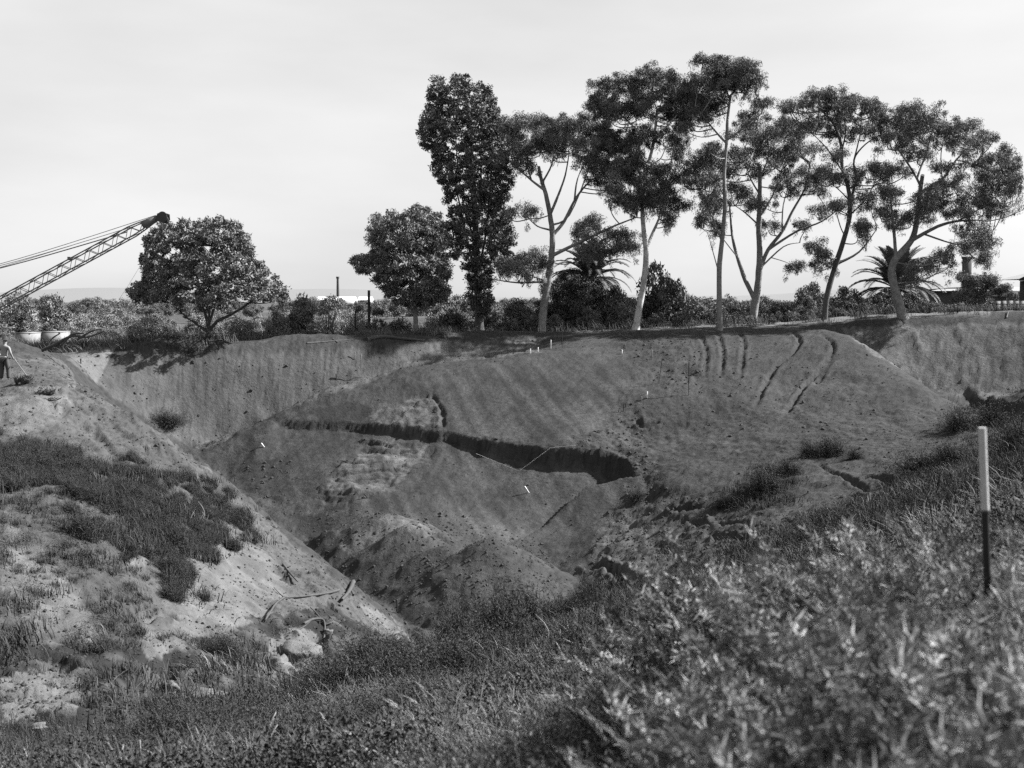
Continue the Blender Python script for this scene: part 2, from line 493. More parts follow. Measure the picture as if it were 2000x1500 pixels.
rough = np.full(GX.shape, .5)
rough = np.where(GY > 97, .25, rough)
rough = np.where((GY > 74) & (PYg < 760) & (GZ > -3.2), .3, rough)
smooth_patch = region([(530, 815), (1000, 700), (1240, 690), (1230, 760), (1130, 872), (870, 842), (860, 760), (760, 830)], 60, 98, 8)
lower_patch = region([(380, 890), (530, 822), (850, 850), (1120, 905), (1235, 935), (1180, 1060), (1000, 1060), (620, 1000)], 50, 80, 10)
rough = rough * (1 - .8 * smooth_patch) * (1 - .65 * lower_patch)
bank_m = region([(850, 1290), (960, 1200), (1100, 1170), (1340, 1115), (1750, 955), (2400, 800), (2400, 3000), (-900, 3000), (-900, 1640), (0, 1540), (300, 1460), (480, 1400), (640, 1350)], 0, 60, 12)
rubble = region([(1090, 860), (1250, 800), (1290, 960), (1450, 960), (1600, 1020), (1340, 1110), (1140, 1120), (1220, 950), (1235, 900)], 40, 85, 20)
toprub = region([(1180, 650), (1330, 650), (1380, 700), (1370, 760), (1300, 760), (1230, 700)], 70, 100, 10)
pitf = region([(560, 1000), (900, 1000), (1060, 1060), (1100, 1180), (850, 1260), (690, 1150)], 42, 68, 8)
rough = rough * (1 - .88 * pitf) + .45 * rubble + .35 * toprub
nz = .42 * fbm(GX * .35, GY * .35, 3, 1) + .22 * fbm(GX * 1.1, GY * 1.1, 3, 2) + .12 * fbm(GX * 3.1, GY * 3.1, 3, 4)
near = np.clip((GY - 3) / 15, .25, 1)
GZ += nz * rough * near
far_m = np.clip((104 - np.hypot(GX, GY)) / 6, 0, 1)
GZ += (.05 * np.abs(fbm(GX * 6, GY * 6, 2, 8)) * (rough + .1) * far_m * near)
# vertical rills on the walls and downslope rills on the big slopes
wall_l = region([(130, 705), (620, 685), (1060, 662), (1060, 690), (800, 715), (530, 812), (400, 880), (330, 850)], 66, 95, 4)
wall_r = region([(1640, 640), (2100, 628), (2100, 790), (1850, 770), (1700, 690)], 80, 98, 4)
GZ += (wall_l + wall_r) * (.17 * fbm(GX * .45 + 3 * fbm(GX * .2, GY * .2, 3, 15), GY * .5, 4, 11) + .16 * fbm(GX * .7, GY * 1.6, 3, 17) + .04 * fbm(GX * 2.6, GY * 1.2, 2, 12))
u_ = (GX * .87 + GY * .5)
GZ += (lower_patch + smooth_patch) * .05 * fbm(GX * 1.9 - GY * .9, GY * .22, 3, 13)
spur = region([(140, 745), (400, 905), (850, 1285), (700, 1240), (560, 1130), (440, 980), (250, 860), (100, 790)], 30, 60, 14)
GZ += spur * .30 * fbm(GX * .45, GY * .45, 3, 16)
GZ += spur * .16 * fbm(GX * 1.5 + GY * 1.5, (GX - GY) * .3, 3, 14)

loose = np.clip(pitf + .6 * region([(1250, 800), (1700, 860), (1890, 850), (1600, 1020), (1300, 1100)], 40, 85, 10) + .5 * spur, 0, 1)
cr_ = np.clip(fbm(GX * 4.2, GY * 4.2, 2, 41), 0, 1) ** 1.5
GZ += loose * (.20 - .13 * pitf) * cr_ * far_m
lam = region([(620, 975), (640, 930), (690, 895), (720, 862), (850, 862), (840, 900), (790, 925), (760, 960), (680, 985)], 50, 80, 20, 18) + region([(720, 830), (760, 795), (800, 770), (850, 768), (868, 800), (862, 838)], 60, 80, 14, 19)
zz = GZ + .5 * fbm(GX * .35, GY * .35, 3, 45)
GZ += lam * (.30 * perlin(zz * 1.9, GX * .10) + .16 * perlin(zz * 4.5, GX * .25) + .10 * fbm(GX * 3, GY * 3, 2, 46))
low_l = region([(-300, 1270), (200, 1250), (420, 1230), (640, 1180), (860, 1290), (700, 1400), (300, 1470), (-300, 1520)], 10, 45, 20, 9)
blk = fbm(GX * .9, GY * .9, 2, 43); GZ += low_l * (.17 * np.round(blk * 3) / 3 + .05 * np.round(fbm(GX * 2.3, GY * 2.3, 2, 44) * 3) / 3)
# wheel ruts on the mound
for r_ in ([(1362, 648), (1376, 672), (1380, 700), (1374, 742)], [(1438, 642), (1452, 668), (1450, 700), (1444, 742)],
           [(1546, 646), (1562, 664), (1548, 690), (1516, 716), (1492, 756), (1474, 796)], [(1598, 650), (1628, 674), (1612, 708), (1572, 752), (1550, 786), (1528, 818)],
           [(1634, 690), (1610, 724), (1592, 752)], [(1400, 650), (1412, 690), (1405, 740)]):
    carve(r_, .16, .23 if len(r_) > 4 else .14, .07, 60, .8)
# slump scarps, cracks and gullies
for r_, wd, dp in (([(1146, 1098), (1170, 1108), (1205, 1118), (1232, 1132), (1290, 1134)], .28, .7), ([(1296, 985), (1340, 994), (1400, 986), (1470, 968), (1500, 975)], .25, .55),
                   ([(1330, 1010), (1400, 1022), (1470, 1032), (1560, 1030)], .22, .4), ([(1610, 972), (1660, 966), (1690, 978)], .18, .35), ([(1680, 936), (1712, 932), (1750, 944)], .18, .4),
                   ([(1590, 900), (1650, 930), (1700, 960)], .15, .2), ([(1380, 1040), (1450, 1052), (1530, 1048)], .2, .35),
                   ([(1246, 815), (1256, 832), (1290, 822)], .15, .3), ([(840, 772), (862, 798), (864, 838)], .14, .22),
                   ([(150, 812), (205, 868), (235, 910), (262, 930)], .22, .14), ([(215, 880), (190, 850), (185, 825)], .14, .1), ([(300, 858), (330, 890), (360, 915)], .12, .15),
                   ([(655, 900), (700, 905), (770, 905)], .12, .25), ([(650, 935), (700, 922), (790, 918)], .12, .22), ([(640, 950), (690, 940), (760, 935)], .1, .2),
                   ([(715, 868), (740, 866), (765, 874)], .12, .25), ([(660, 915), (720, 912), (800, 908)], .1, .18), ([(640, 965), (700, 955), (745, 950)], .1, .18), ([(700, 880), (760, 884), (820, 882)], .1, .15),
                   ([(270, 1205), (310, 1198), (350, 1210)], .2, .35), ([(0, 1292), (80, 1285), (160, 1305)], .25, .4), ([(340, 1285), (300, 1320), (250, 1345)], .3, .4),
                   ([(20, 1402), (120, 1405), (230, 1395)], .3, .4), ([(640, 1215), (610, 1260), (640, 1310)], .25, .35), ([(745, 1205), (800, 1225), (850, 1290)], .35, .35)):
    carve(r_, wd, dp, dp * .25, 12)

# soil colour (albedo), varying with the ground itself
PXg, PYg, DEP = proj(GX, GY, GZ)
A = np.full(GX.shape, .035)
spk = fbm(GX * 5.5, GY * 5.5, 2, 52); A *= 1 - .35 * np.clip((spk - .12) * 6, 0, 1) * (1 - .35 * np.clip(smooth_patch + lower_patch, 0, 1))
A *= 1 + .38 * fbm(GX * .25, GY * .25, 4, 50) + .22 * fbm(GX * 2.1, GY * 2.1, 4, 51)
left_m = region([(-600, 690), (140, 700), (150, 748), (300, 835), (850, 1285), (700, 1330), (400, 1480), (-900, 1700)], 0, 66, 14)
A = np.where(left_m > 0, A * 1.65, A)
A = np.where(pitf > 0, A * 1.12, A)
pale = 0
A = np.where(low_l > 0, A * (.45 + .5 * np.clip(blk * 3, -1, 1)), A)
for poly in ([(440, 1030), (520, 1080), (560, 1140), (540, 1180), (470, 1230), (380, 1250), (330, 1180), (370, 1090)], [(0, 1330), (60, 1300), (140, 1310), (175, 1350), (140, 1400), (0, 1410)],
             [(0, 905), (50, 930), (20, 970), (0, 975)], [(230, 1030), (330, 1090), (250, 1110)], [(60, 1170), (170, 1190), (190, 1260), (70, 1230)], [(0, 1000), (90, 1080), (170, 1180), (60, 1200), (0, 1150)],
             [(550, 1230), (610, 1240), (630, 1270), (590, 1320), (530, 1320), (500, 1300)], [(280, 1200), (370, 1215), (370, 1270), (290, 1290)], [(700, 1180), (780, 1215), (800, 1250), (730, 1225)],
             [(0, 770), (140, 745), (120, 830), (0, 850)]):
    pale = pale + region(poly, 10, 60, 30, 3)
pn = np.clip(.5 + 1.6 * fbm(GX * 1.1, GY * 1.1, 4, 77), 0, 1)
A = np.where((wall_l > 0) & (GY > 60), A * 1.75, A)
A = np.where((wall_r > 0) & (GY > 60), A * 2.1, A)
A = np.where(pale > 0, np.maximum(A, .056) * (.95 + .5 * pn) + .014, A)
pale2 = 0
for poly in ([(640, 930), (700, 890), (830, 870), (820, 905), (760, 960), (640, 960)], [(740, 790), (850, 765), (868, 830), (780, 838), (720, 820)], [(590, 1000), (680, 995), (680, 1008), (600, 1012)],
             [(645, 1085), (700, 1030), (760, 1008), (830, 1020), (850, 1035), (790, 1050), (700, 1105)], [(1170, 1010), (1230, 1000), (1300, 1100), (1230, 1130), (1160, 1090)]):
    pale2 = pale2 + region(poly, 40, 85, 22, 4)
A = np.where(pale2 > 0, A * 1.6 + .02 * fbm(GX * .5, GY * 6, 3, 60), A)
streak = fbm(GX * 1.5 + GY * .5, GY * .12, 4, 61) + .5 * fbm(GX * .4, GY * .4, 3, 62)
A = np.where((lower_patch + smooth_patch) > 0, A * (1 + .65 * streak), A)
darkp = region([(470, 910), (560, 890), (590, 950), (540, 985), (460, 945)], 55, 80, 16, 5) + region([(590, 800), (700, 785), (740, 800), (700, 822), (560, 815)], 60, 85, 16, 6) + region([(1130, 950), (1180, 960), (1180, 1060), (1110, 1060)], 50, 75, 16, 7)
A = np.where(darkp > 0, A * .74, A)
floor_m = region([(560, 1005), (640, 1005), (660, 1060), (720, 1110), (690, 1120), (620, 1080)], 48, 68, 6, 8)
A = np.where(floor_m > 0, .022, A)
fld = (GY > 98) | (GX < -27) & (GY > 74)
A = np.where(fld, .10 + .05 * fbm(GX * .1, GY * .1, 4, 70), A)
A = np.where(np.hypot(GX, GY) > 120, .06 + .03 * fbm(GX * .02, GY * .02, 3, 71), A)
A = np.where(bank_m > 0, .035, A)
A = np.clip(A, .02, .30)

tv = np.stack([GX.ravel(), GY.ravel(), GZ.ravel()], 1)
I, J = np.meshgrid(np.arange(NR - 1), np.arange(NP), indexing='ij')
J2 = (J + 1) % NP
tf = np.stack([I * NP + J, I * NP + J2, (I + 1) * NP + J2, (I + 1) * NP + J], -1).reshape(-1, 4)
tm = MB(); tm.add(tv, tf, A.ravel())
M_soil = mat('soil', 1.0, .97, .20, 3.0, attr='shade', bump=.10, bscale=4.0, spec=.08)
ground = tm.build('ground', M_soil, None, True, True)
tag(ground, None, None, None, 'structure')
#@@PART2@@
# ------------------------------------------------------------------ materials
M_bark_pale = mat('pale_bark', .34, .85, .45, 2.2, bump=.03)
M_bark = mat('grey_bark', .16, .9, .35, 3, bump=.04)
M_bark_dark = mat('dark_bark', .07, .9, .35, 3, bump=.04)
M_leaf = mat('leaves', .115, .7, .25, .35, attr='shade', spec=.15)
M_leaf_pale = mat('pale_leaves', .16, .7, .3, .35, attr='shade', spec=.15)
M_leaf_dark = mat('dark_leaves', .082, .7, .25, .35, attr='shade', spec=.15)
M_grass = mat('grass_blades', .042, .8, 0, 1, attr='shade', objrand=.55, spec=.12)
M_grass_dry = mat('dry_grass', .105, .8, 0, 1, attr='shade', objrand=.4, spec=.12)
M_weed = mat('dark_weed', .034, .8, .2, 1.5, attr='shade', spec=.1)
M_clod = mat('clod', .036, .95, .35, 2)
M_clay = mat('pale_clay', .2, .95, .3, 1.5, bump=.05, bscale=3)
M_rock = mat('clay_rock', .10, .95, .35, 1.3, bump=.06, bscale=4)
M_wood_w = mat('white_painted_wood', .62, .7)
M_wood = mat('weathered_wood', .14, .85, .3, 6)
M_wood_d = mat('dark_wood', .03, .85, .3, 6)
M_root = mat('dead_root', .05, .85, .3, 6)
M_iron = mat('painted_iron', .10, .6, .3, 3)
M_iron_d = mat('greasy_iron', .035, .5, .2, 3)
M_wire = mat('wire_rope', .12, .6)
M_brick = mat('dark_brick', .07, .9, .3, 4)
M_brick_l = mat('brick', .06, .9, .3, 4)
M_white = mat('white_paint', .75, .6)
M_roof = mat('pale_iron_roof', .26, .5, .1, 2)
M_shed = mat('weathered_white_boards', .17, .8, .3, 2)
M_glass = mat('window_glass', .04, .1, spec=.5)
M_skin = mat('skin', .17, .6)
M_cloth = mat('work_trousers', .05, .9)
M_belt = mat('pale_belt', .5, .8)
M_boot = mat('boot', .03, .6)
M_hat = mat('hat', .03, .9)
M_string = mat('string', .7, .8)

# ------------------------------------------------------------------ foliage
def unit(v):
    return v / (np.linalg.norm(v, axis=1, keepdims=True) + 1e-9)

def add_leaves(mb, c, ln, wd, droop=0.0, shade=None):
    """one four-sided leaf at every centre"""
    n = len(c)
    a = unit(rng.normal(size=(n, 3)) + np.array([0, 0, -droop]))
    b = unit(np.cross(a, rng.normal(size=(n, 3))))
    l = ln * rng.uniform(.6, 1.35, (n, 1)) / 2; w_ = wd * rng.uniform(.6, 1.35, (n, 1)) / 2
    v = np.stack([c - a * l, c - b * w_ + a * l * .15, c + a * l, c + b * w_ + a * l * .15], 1).reshape(-1, 3)
    if shade is None: shade = np.ones(n)
    sh = np.repeat(shade * rng.uniform(.7, 1.35, n), 4)
    mb.add(v, np.arange(n * 4).reshape(-1, 4), sh)

def add_leaves3(mb, c, ln, wd, droop, shade):
    n = len(c)
    a = unit(rng.normal(size=(n, 3)) + np.array([-.15, 0, -droop])); b = unit(np.cross(a, rng.normal(size=(n, 3))))
    l = ln * rng.uniform(.6, 1.4, (n, 1)); w_ = wd * rng.uniform(.6, 1.3, (n, 1)) / 2
    v = np.stack([c - b * w_, c + a * l, c + b * w_], 1).reshape(-1, 3)
    mb.add(v, np.arange(n * 3).reshape(-1, 3), np.repeat(shade * rng.uniform(.7, 1.35, n), 3))

def sub_leaves(mb, cen, rad, per, ln, wd, droop, flat=.75, tri=False):
    """clumps of leaves round each centre"""
    n = len(cen)
    k = rng.poisson(per, n); k = np.maximum(k, 2)
    idx = np.repeat(np.arange(n), k)
    d = unit(rng.normal(size=(len(idx), 3))) * (rng.random((len(idx), 1)) ** .45)
    c = cen[idx] + d * rad[idx][:, None] * np.array([1, 1, flat])
    sh = np.repeat(rng.uniform(.55, 1.5, n), k)
    (add_leaves3 if tri else add_leaves)(mb, c, ln, wd, droop, sh)

def tree(name, label, cat, Y, trunk, r0, limbs, ells=None, poly=None, bark=None, leaf=None, group=None, dens=1.0, ln=.21, wd=.055, droop=.9, gap=-.10,
         subr=.5, per=44, spread=2.6, nsub=None, twigs=True, r1=.35, seed=1):
    global rng
    rs = random.Random(seed); rng = np.random.default_rng(seed)
    sc = Y / FPX
    b0 = P(trunk[0][0], trunk[0][1], Y)
    gz = H1(b0.x, b0.y)
    root = empty(name, (b0.x, b0.y, min(b0.z, gz)), label, cat, group)
    base = Vector((b0.x, b0.y, min(b0.z, gz) - .3))
    tp = [P(p[0], p[1], Y + .15 * i * rs.uniform(-1, 1)) for i, p in enumerate(trunk)]
    tp = smooth_path([base] + tp[(0 if b0.z > gz + .1 else 1):], 4)
    n = len(tp)
    mb = MB(); rad = [r0 * (1.25 if i < 2 else 1) * (1 - (1 - r1) * i / (n - 1)) for i in range(n)]
    tube(mb, tp, rad, 9, .08)
    mb.build('trunk', bark, root, True)
    skel = [(p, r) for p, r in zip(tp[n // 4:], rad[n // 4:])]
    for li in limbs:
        lp = li[0]; lr = li[1]
        off = rs.uniform(-1, 1) * spread
        pp = [P(q[0], q[1], Y + off * i / max(1, len(lp) - 1)) for i, q in enumerate(lp)]
        j = min(range(len(skel)), key=lambda k: (skel[k][0] - pp[0]).length)
        pp[0] = skel[j][0].copy()
        pp = smooth_path(pp, 4)
        m = len(pp); rr = [lr * (1 - .72 * i / (m - 1)) for i in range(m)]
        mb = MB(); tube(mb, pp, rr, 6, .08); mb.build('limb', bark, root, True)
        skel += list(zip(pp, rr))
    tw = MB(); cb = MB()
    subs = []; rads = []
    if ells:
        ells = list(ells) + [(e[0] + rs.uniform(-1.1, 1.1) * e[2], e[1] + rs.uniform(-.4, 1.3) * e[3], e[2] * rs.uniform(.35, .75), e[3] * rs.uniform(.4, .9)) for e in ells for _ in range(2)]
        for e in ells:
            cx, cy, rx, ry = e[:4]
            dy = (e[4] if len(e) > 4 else rs.uniform(-1, 1) * spread)
            c = P(cx, cy, Y + dy); ax, az = rx * sc * 1.12, ry * sc * 1.15; ay = max(ax * .85, .6)
            ns = max(4, int(dens * ax * az * math.pi * 3.9))
            d = unit(rng.normal(size=(ns, 3))); d[:, 2] = np.where(rng.random(ns) < .62, np.abs(d[:, 2]), d[:, 2])
            rr = rng.random((ns, 1)) ** .38
            q = np.array(c) + d * rr * np.array([ax, ay, az])
            out = rng.random(ns) < .16; q[out] = np.array(c) + (q[out] - np.array(c)) * 1.35
            subs.append(q); rads.append(np.full(ns, subr * 1.1) * rng.uniform(.7, 1.3, ns) * np.where(out, .6, 1))
            # branch up into this pad, then twigs fan out
            foot = c - Vector((0, 0, az * .7))
            j = min(range(len(skel)), key=lambda k: (skel[k][0] - foot).length + max(0, skel[k][0].z - foot.z) * 1.5)
            s0 = skel[j][0]
            mid = s0.lerp(foot, .5) + Vector((rs.uniform(-.3, .3), rs.uniform(-.3, .3), -.1 * (foot - s0).length))
            bp = smooth_path([s0, mid, foot, c], 4)
            br = [max(.018, .055 * (1 - .6 * i / len(bp))) for i in range(len(bp))]
            tube(tw, bp, br, 4, 0, False)
            loc = list(zip(bp, br)); 
            if twigs:
                for t_ in range(min(ns, 20)):
                    g = Vector(q[rng.integers(ns)])
                    a_ = min(loc + skel[::3], key=lambda k: (k[0] - g).length + max(0, k[0].z - g.z + .2) * 2)[0]
                    md = a_.lerp(g, .55) + Vector((rs.uniform(-.2, .2), rs.uniform(-.2, .2), -.12))
                    tube(tw, [a_, md, g], [.026, .02, .012], 3, 0, False)
    if poly:
        xs = [p[0] for p in poly]; ys = [p[1] for p in poly]
        N = nsub; got = 0; acc = []
        while got < N:
            x = rng.uniform(min(xs), max(xs), N * 2); y = rng.uniform(min(ys), max(ys), N * 2)
            k = inpoly(x, y, poly) & (perlin(x * sc * 1.15 + seed, y * sc * 1.15) + .5 * perlin(x * sc * 2.6 + seed, y * sc * 2.6 + 9) > gap - .25 * rng.random(len(x))); x = x[k]; y = y[k]; acc.append(np.stack([x, y], 1)); got += len(x)
        xy = np.concatenate(acc)[:N]
        yy = np.arange(min(ys), max(ys) + 1)
        gx = np.arange(min(xs), max(xs) + 1)
        lo, hi = [], []
        for yv in yy:
            k = gx[inpoly(gx.astype(float), np.full(len(gx), yv + .1), poly)]
            lo.append(k.min() if len(k) else np.nan); hi.append(k.max() if len(k) else np.nan)
        lo = np.interp(yy, yy[~np.isnan(lo)], np.array(lo)[~np.isnan(lo)]); hi = np.interp(yy, yy[~np.isnan(hi)], np.array(hi)[~np.isnan(hi)])
        ctr = np.interp(xy[:, 1], yy, (lo + hi) / 2); hw = np.interp(xy[:, 1], yy, (hi - lo) / 2) + 2
        e = np.clip(1 - ((xy[:, 0] - ctr) / hw) ** 2, 0, 1) ** .5
        dp = rng.choice([-1, 1], N) * rng.random(N) ** .6 * e * hw * sc
        X, Yq, Z = Pn(xy[:, 0], xy[:, 1], Y + dp)
        q = np.stack([X, Yq, Z], 1)
        subs.append(q); rads.append(np.full(N, subr) * rng.uniform(.6, 1.35, N))
        if twigs:
            for t_ in range(min(N, 150)):
                g = Vector(q[rng.integers(N)])
                a_ = min(skel, key=lambda k: (k[0] - g).length + max(0, k[0].z - g.z + .3) * 1.5)[0]
                md = a_.lerp(g, .5) + Vector((rs.uniform(-.2, .2), rs.uniform(-.2, .2), -.15))
                tube(tw, [a_, md, g], [.05, .035, .015], 3, 0, False)
    sub = np.concatenate(subs); ra = np.concatenate(rads)
    if ells:                                   # loose sprays that join the pads and hang below them
        ne = int(len(sub) * .30); i_ = rng.integers(0, len(sub), ne); j_ = rng.integers(0, len(sub), (ne, 12))
        dd = np.linalg.norm(sub[j_] - sub[i_][:, None], axis=2); dd[dd < .8] = 99
        jn = j_[np.arange(ne), dd.argmin(1)]; tt_ = rng.random((ne, 1))
        e1 = sub[i_] * (1 - tt_) + sub[jn] * tt_ + rng.normal(0, .15, (ne, 3)); e1 = e1[dd.min(1) < 3.2]
        i_ = rng.integers(0, len(sub), int(len(sub) * .30)); e2 = sub[i_] + np.stack([rng.normal(0, .2, len(i_)), rng.normal(0, .2, len(i_)), -rng.uniform(.3, 1.1, len(i_))], 1)
        ex = np.concatenate([e1, e2]); er_ = rng.uniform(.2, .38, len(ex))
        sub_leaves(cb, ex, er_, per * 1.1, ln, wd, droop + .8, 1.5, True)
    sub_leaves(cb, sub, ra, int(per * 1.6) if poly else per * 3, ln, wd, droop, .75 if poly else .85, True)
    cb.build('crown', leaf, root, False, True)
    if tw.n: tag(tw.build('branches', bark, root, False), kind='stuff')
    return root

EUC = 'tall gum trees along the far edge of the pit'
tree('gum_tree', 'spreading gum tree with a leaning forked trunk right beside the dark poplar', 'tree', 100,
     [(1057, 655), (1062, 600), (1070, 550), (1077, 500), (1079, 460), (1074, 420), (1066, 380), (1057, 350), (1052, 325)], .36,
     [([(1080, 462), (1102, 432), (1122, 392), (1146, 360), (1176, 338)], .17), ([(1086, 496), (1118, 480), (1164, 458), (1198, 442), (1244, 424)], .17),
      ([(1064, 378), (1038, 352), (1010, 325), (1000, 292)], .12), ([(1075, 452), (1050, 442), (1030, 424)], .1), ([(1071, 556), (1010, 552), (962, 545)], .11),
      ([(1075, 422), (1090, 382), (1104, 342), (1112, 296)], .14), ([(1060, 360), (1078, 320), (1082, 275)], .1), ([(1040, 352), (1030, 320), (1034, 275)], .08),
      ([(1122, 392), (1128, 350), (1150, 300)], .1), ([(1079, 440), (1112, 420), (1150, 330), (1160, 290)], .09), ([(1071, 570), (1040, 540), (1018, 530)], .07)],
     [(1030, 248, 40, 24), (1075, 255, 48, 24), (1130, 250, 45, 22), (1168, 270, 35, 28), (1000, 285, 22, 30), (1055, 290, 38, 16), (1110, 285, 42, 18), (1200, 290, 38, 30),
      (1178, 330, 25, 18), (1020, 412, 27, 13), (1018, 520, 32, 24), (1048, 505, 24, 18), (1190, 466, 48, 20), (1142, 445, 22, 15), (1184, 358, 22, 18), (1150, 318, 30, 12),
      (993, 258, 14, 16), (1228, 330, 25, 22), (1030, 320, 20, 10), (985, 515, 16, 10), (1216, 485, 30, 12), (1160, 430, 14, 10)],
     bark=M_bark, leaf=M_leaf, group=EUC, seed=11, dens=1.15)
tree('gum_tree', 'slender pale-barked gum tree leaning right with layered dark crowns', 'tree', 98,
     [(1240, 645), (1248, 605), (1256, 560), (1262, 500), (1257, 450), (1255, 400), (1262, 340), (1276, 280), (1284, 215)], .30,
     [([(1263, 492), (1276, 452), (1290, 418), (1300, 360), (1312, 310), (1322, 270)], .14), ([(1262, 350), (1240, 320), (1218, 290)], .09), ([(1276, 285), (1250, 262), (1225, 235), (1200, 215)], .09),
      ([(1280, 270), (1300, 250), (1322, 225)], .08), ([(1256, 420), (1238, 405), (1222, 396)], .07), ([(1262, 330), (1290, 310), (1300, 285)], .07)],
     [(1172, 210, 24, 30), (1222, 180, 38, 26), (1275, 154, 42, 20), (1315, 184, 38, 28), (1266, 200, 40, 22), (1326, 222, 28, 24), (1242, 215, 30, 18), (1195, 225, 22, 18), (1160, 205, 12, 14),
      (1248, 262, 32, 13), (1296, 272, 30, 16), (1322, 292, 18, 17), (1225, 286, 26, 16), (1208, 336, 28, 16), (1248, 330, 32, 17), (1296, 336, 20, 14), (1272, 366, 44, 20), (1292, 396, 36, 26),
      (1222, 394, 28, 16), (1262, 385, 25, 12), (1304, 420, 18, 12), (1336, 250, 12, 18), (1200, 372, 16, 10)],
     bark=M_bark_pale, leaf=M_leaf_dark, group=EUC, seed=12, dens=1.15)
tree('gum_tree', 'tallest gum tree, thin straight trunk topped by one dense dark crown', 'tree', 95,
     [(1406, 635), (1405, 590), (1405, 520), (1410, 472), (1416, 400), (1414, 340), (1419, 280), (1421, 232), (1427, 186)], .27,
     [([(1420, 282), (1402, 262), (1384, 240), (1370, 222)], .1), ([(1427, 188), (1414, 168), (1400, 150)], .09), ([(1427, 188), (1444, 168), (1460, 152)], .09), ([(1420, 276), (1448, 252), (1466, 232)], .08),
      ([(1409, 478), (1392, 425), (1378, 372), (1352, 370)], .09), ([(1424, 215), (1395, 185), (1365, 178)], .07), ([(1466, 232), (1480, 215), (1492, 204)], .04), ([(1406, 540), (1392, 490), (1380, 452), (1366, 460)], .05)],
     [(1385, 124, 27, 14), (1410, 132, 36, 18), (1450, 140, 30, 20), (1474, 160, 17, 19), (1398, 152, 32, 18), (1440, 160, 26, 15), (1362, 168, 28, 18), (1350, 200, 24, 18), (1385, 205, 34, 20), (1420, 170, 30, 10),
      (1370, 226, 22, 10), (1491, 203, 21, 11), (1466, 234, 32, 14), (1368, 325, 30, 22), (1350, 350, 20, 13), (1386, 356, 20, 12), (1395, 288, 18, 10), (1345, 232, 18, 18), (1380, 395, 14, 16), (1372, 425, 10, 12), (1335, 345, 12, 12)],
     bark=M_bark, leaf=M_leaf_dark, group=EUC, seed=13, dens=1.2)
tree('gum_tree', 'gum tree with several stems forking low, behind the tallest straight one', 'tree', 106,
     [(1472, 610), (1480, 560), (1484, 500), (1482, 440), (1484, 380), (1484, 325)], .42,
     [([(1470, 590), (1456, 548), (1440, 502), (1430, 460), (1425, 400)], .24), ([(1483, 534), (1500, 488), (1528, 452), (1548, 412), (1572, 368), (1582, 318)], .2), ([(1500, 488), (1556, 452), (1606, 432), (1642, 404)], .13),
      ([(1483, 430), (1508, 384), (1526, 336)], .12), ([(1482, 442), (1456, 416), (1436, 402)], .09), ([(1490, 520), (1530, 482), (1562, 474)], .09), ([(1484, 380), (1462, 340), (1455, 290)], .09), ([(1484, 350), (1500, 310), (1505, 280)], .08),
      ([(1528, 452), (1530, 400), (1545, 350)], .09), ([(1440, 502), (1415, 470), (1395, 440)], .06), ([(1510, 500), (1535, 512), (1552, 522)], .05)],
     [(1452, 268, 38, 16), (1500, 274, 36, 18), (1440, 308, 32, 18), (1542, 258, 34, 18), (1572, 296, 38, 22), (1520, 308, 34, 14), (1552, 338, 34, 14), (1460, 388, 26, 11), (1400, 400, 28, 20), (1440, 372, 24, 14),
      (1592, 364, 34, 11), (1530, 366, 24, 10), (1400, 300, 24, 14), (1500, 440, 13, 10), (1552, 520, 15, 8), (1408, 442, 15, 12), (1535, 240, 20, 9), (1478, 330, 22, 8), (1600, 330, 18, 12), (1495, 400, 18, 8), (1565, 440, 18, 7), (1420, 330, 18, 10), (1590, 410, 20, 8)],
     bark=M_bark, leaf=M_leaf, group=EUC, seed=14, dens=.9)
tree('gum_tree', 'dark-stemmed gum tree leaning right with a flat-topped open crown', 'tree', 100,
     [(1610, 628), (1614, 585), (1628, 530), (1646, 475), (1660, 420), (1657, 368), (1645, 328), (1643, 285), (1630, 245), (1605, 215)], .27,
     [([(1659, 402), (1672, 350), (1668, 312), (1690, 282), (1722, 262)], .12), ([(1644, 300), (1652, 250), (1640, 205)], .08), ([(1624, 540), (1678, 492), (1712, 448)], .13), ([(1658, 400), (1640, 372), (1612, 350)], .07),
      ([(1645, 330), (1615, 290), (1580, 255)], .08), ([(1668, 312), (1680, 260), (1682, 215)], .07), ([(1660, 420), (1690, 390), (1712, 350)], .07), ([(1622, 545), (1600, 510), (1598, 485)], .05)],
     [(1560, 206, 25, 13), (1600, 190, 40, 16), (1645, 192, 40, 16), (1684, 204, 32, 13), (1600, 232, 38, 12), (1578, 250, 24, 11), (1702, 216, 28, 12), (1720, 236, 30, 15), (1690, 258, 24, 12), (1600, 345, 24, 14),
      (1640, 350, 28, 12), (1690, 335, 30, 13), (1622, 260, 24, 10), (1675, 450, 22, 24), (1598, 482, 18, 15), (1612, 505, 18, 14), (1720, 340, 28, 15), (1680, 390, 28, 14), (1645, 300, 18, 8), (1655, 225, 22, 9), (1545, 212, 12, 8), (1632, 400, 14, 9)],
     bark=M_bark_dark, leaf=M_leaf, group=EUC, seed=15, dens=.9)
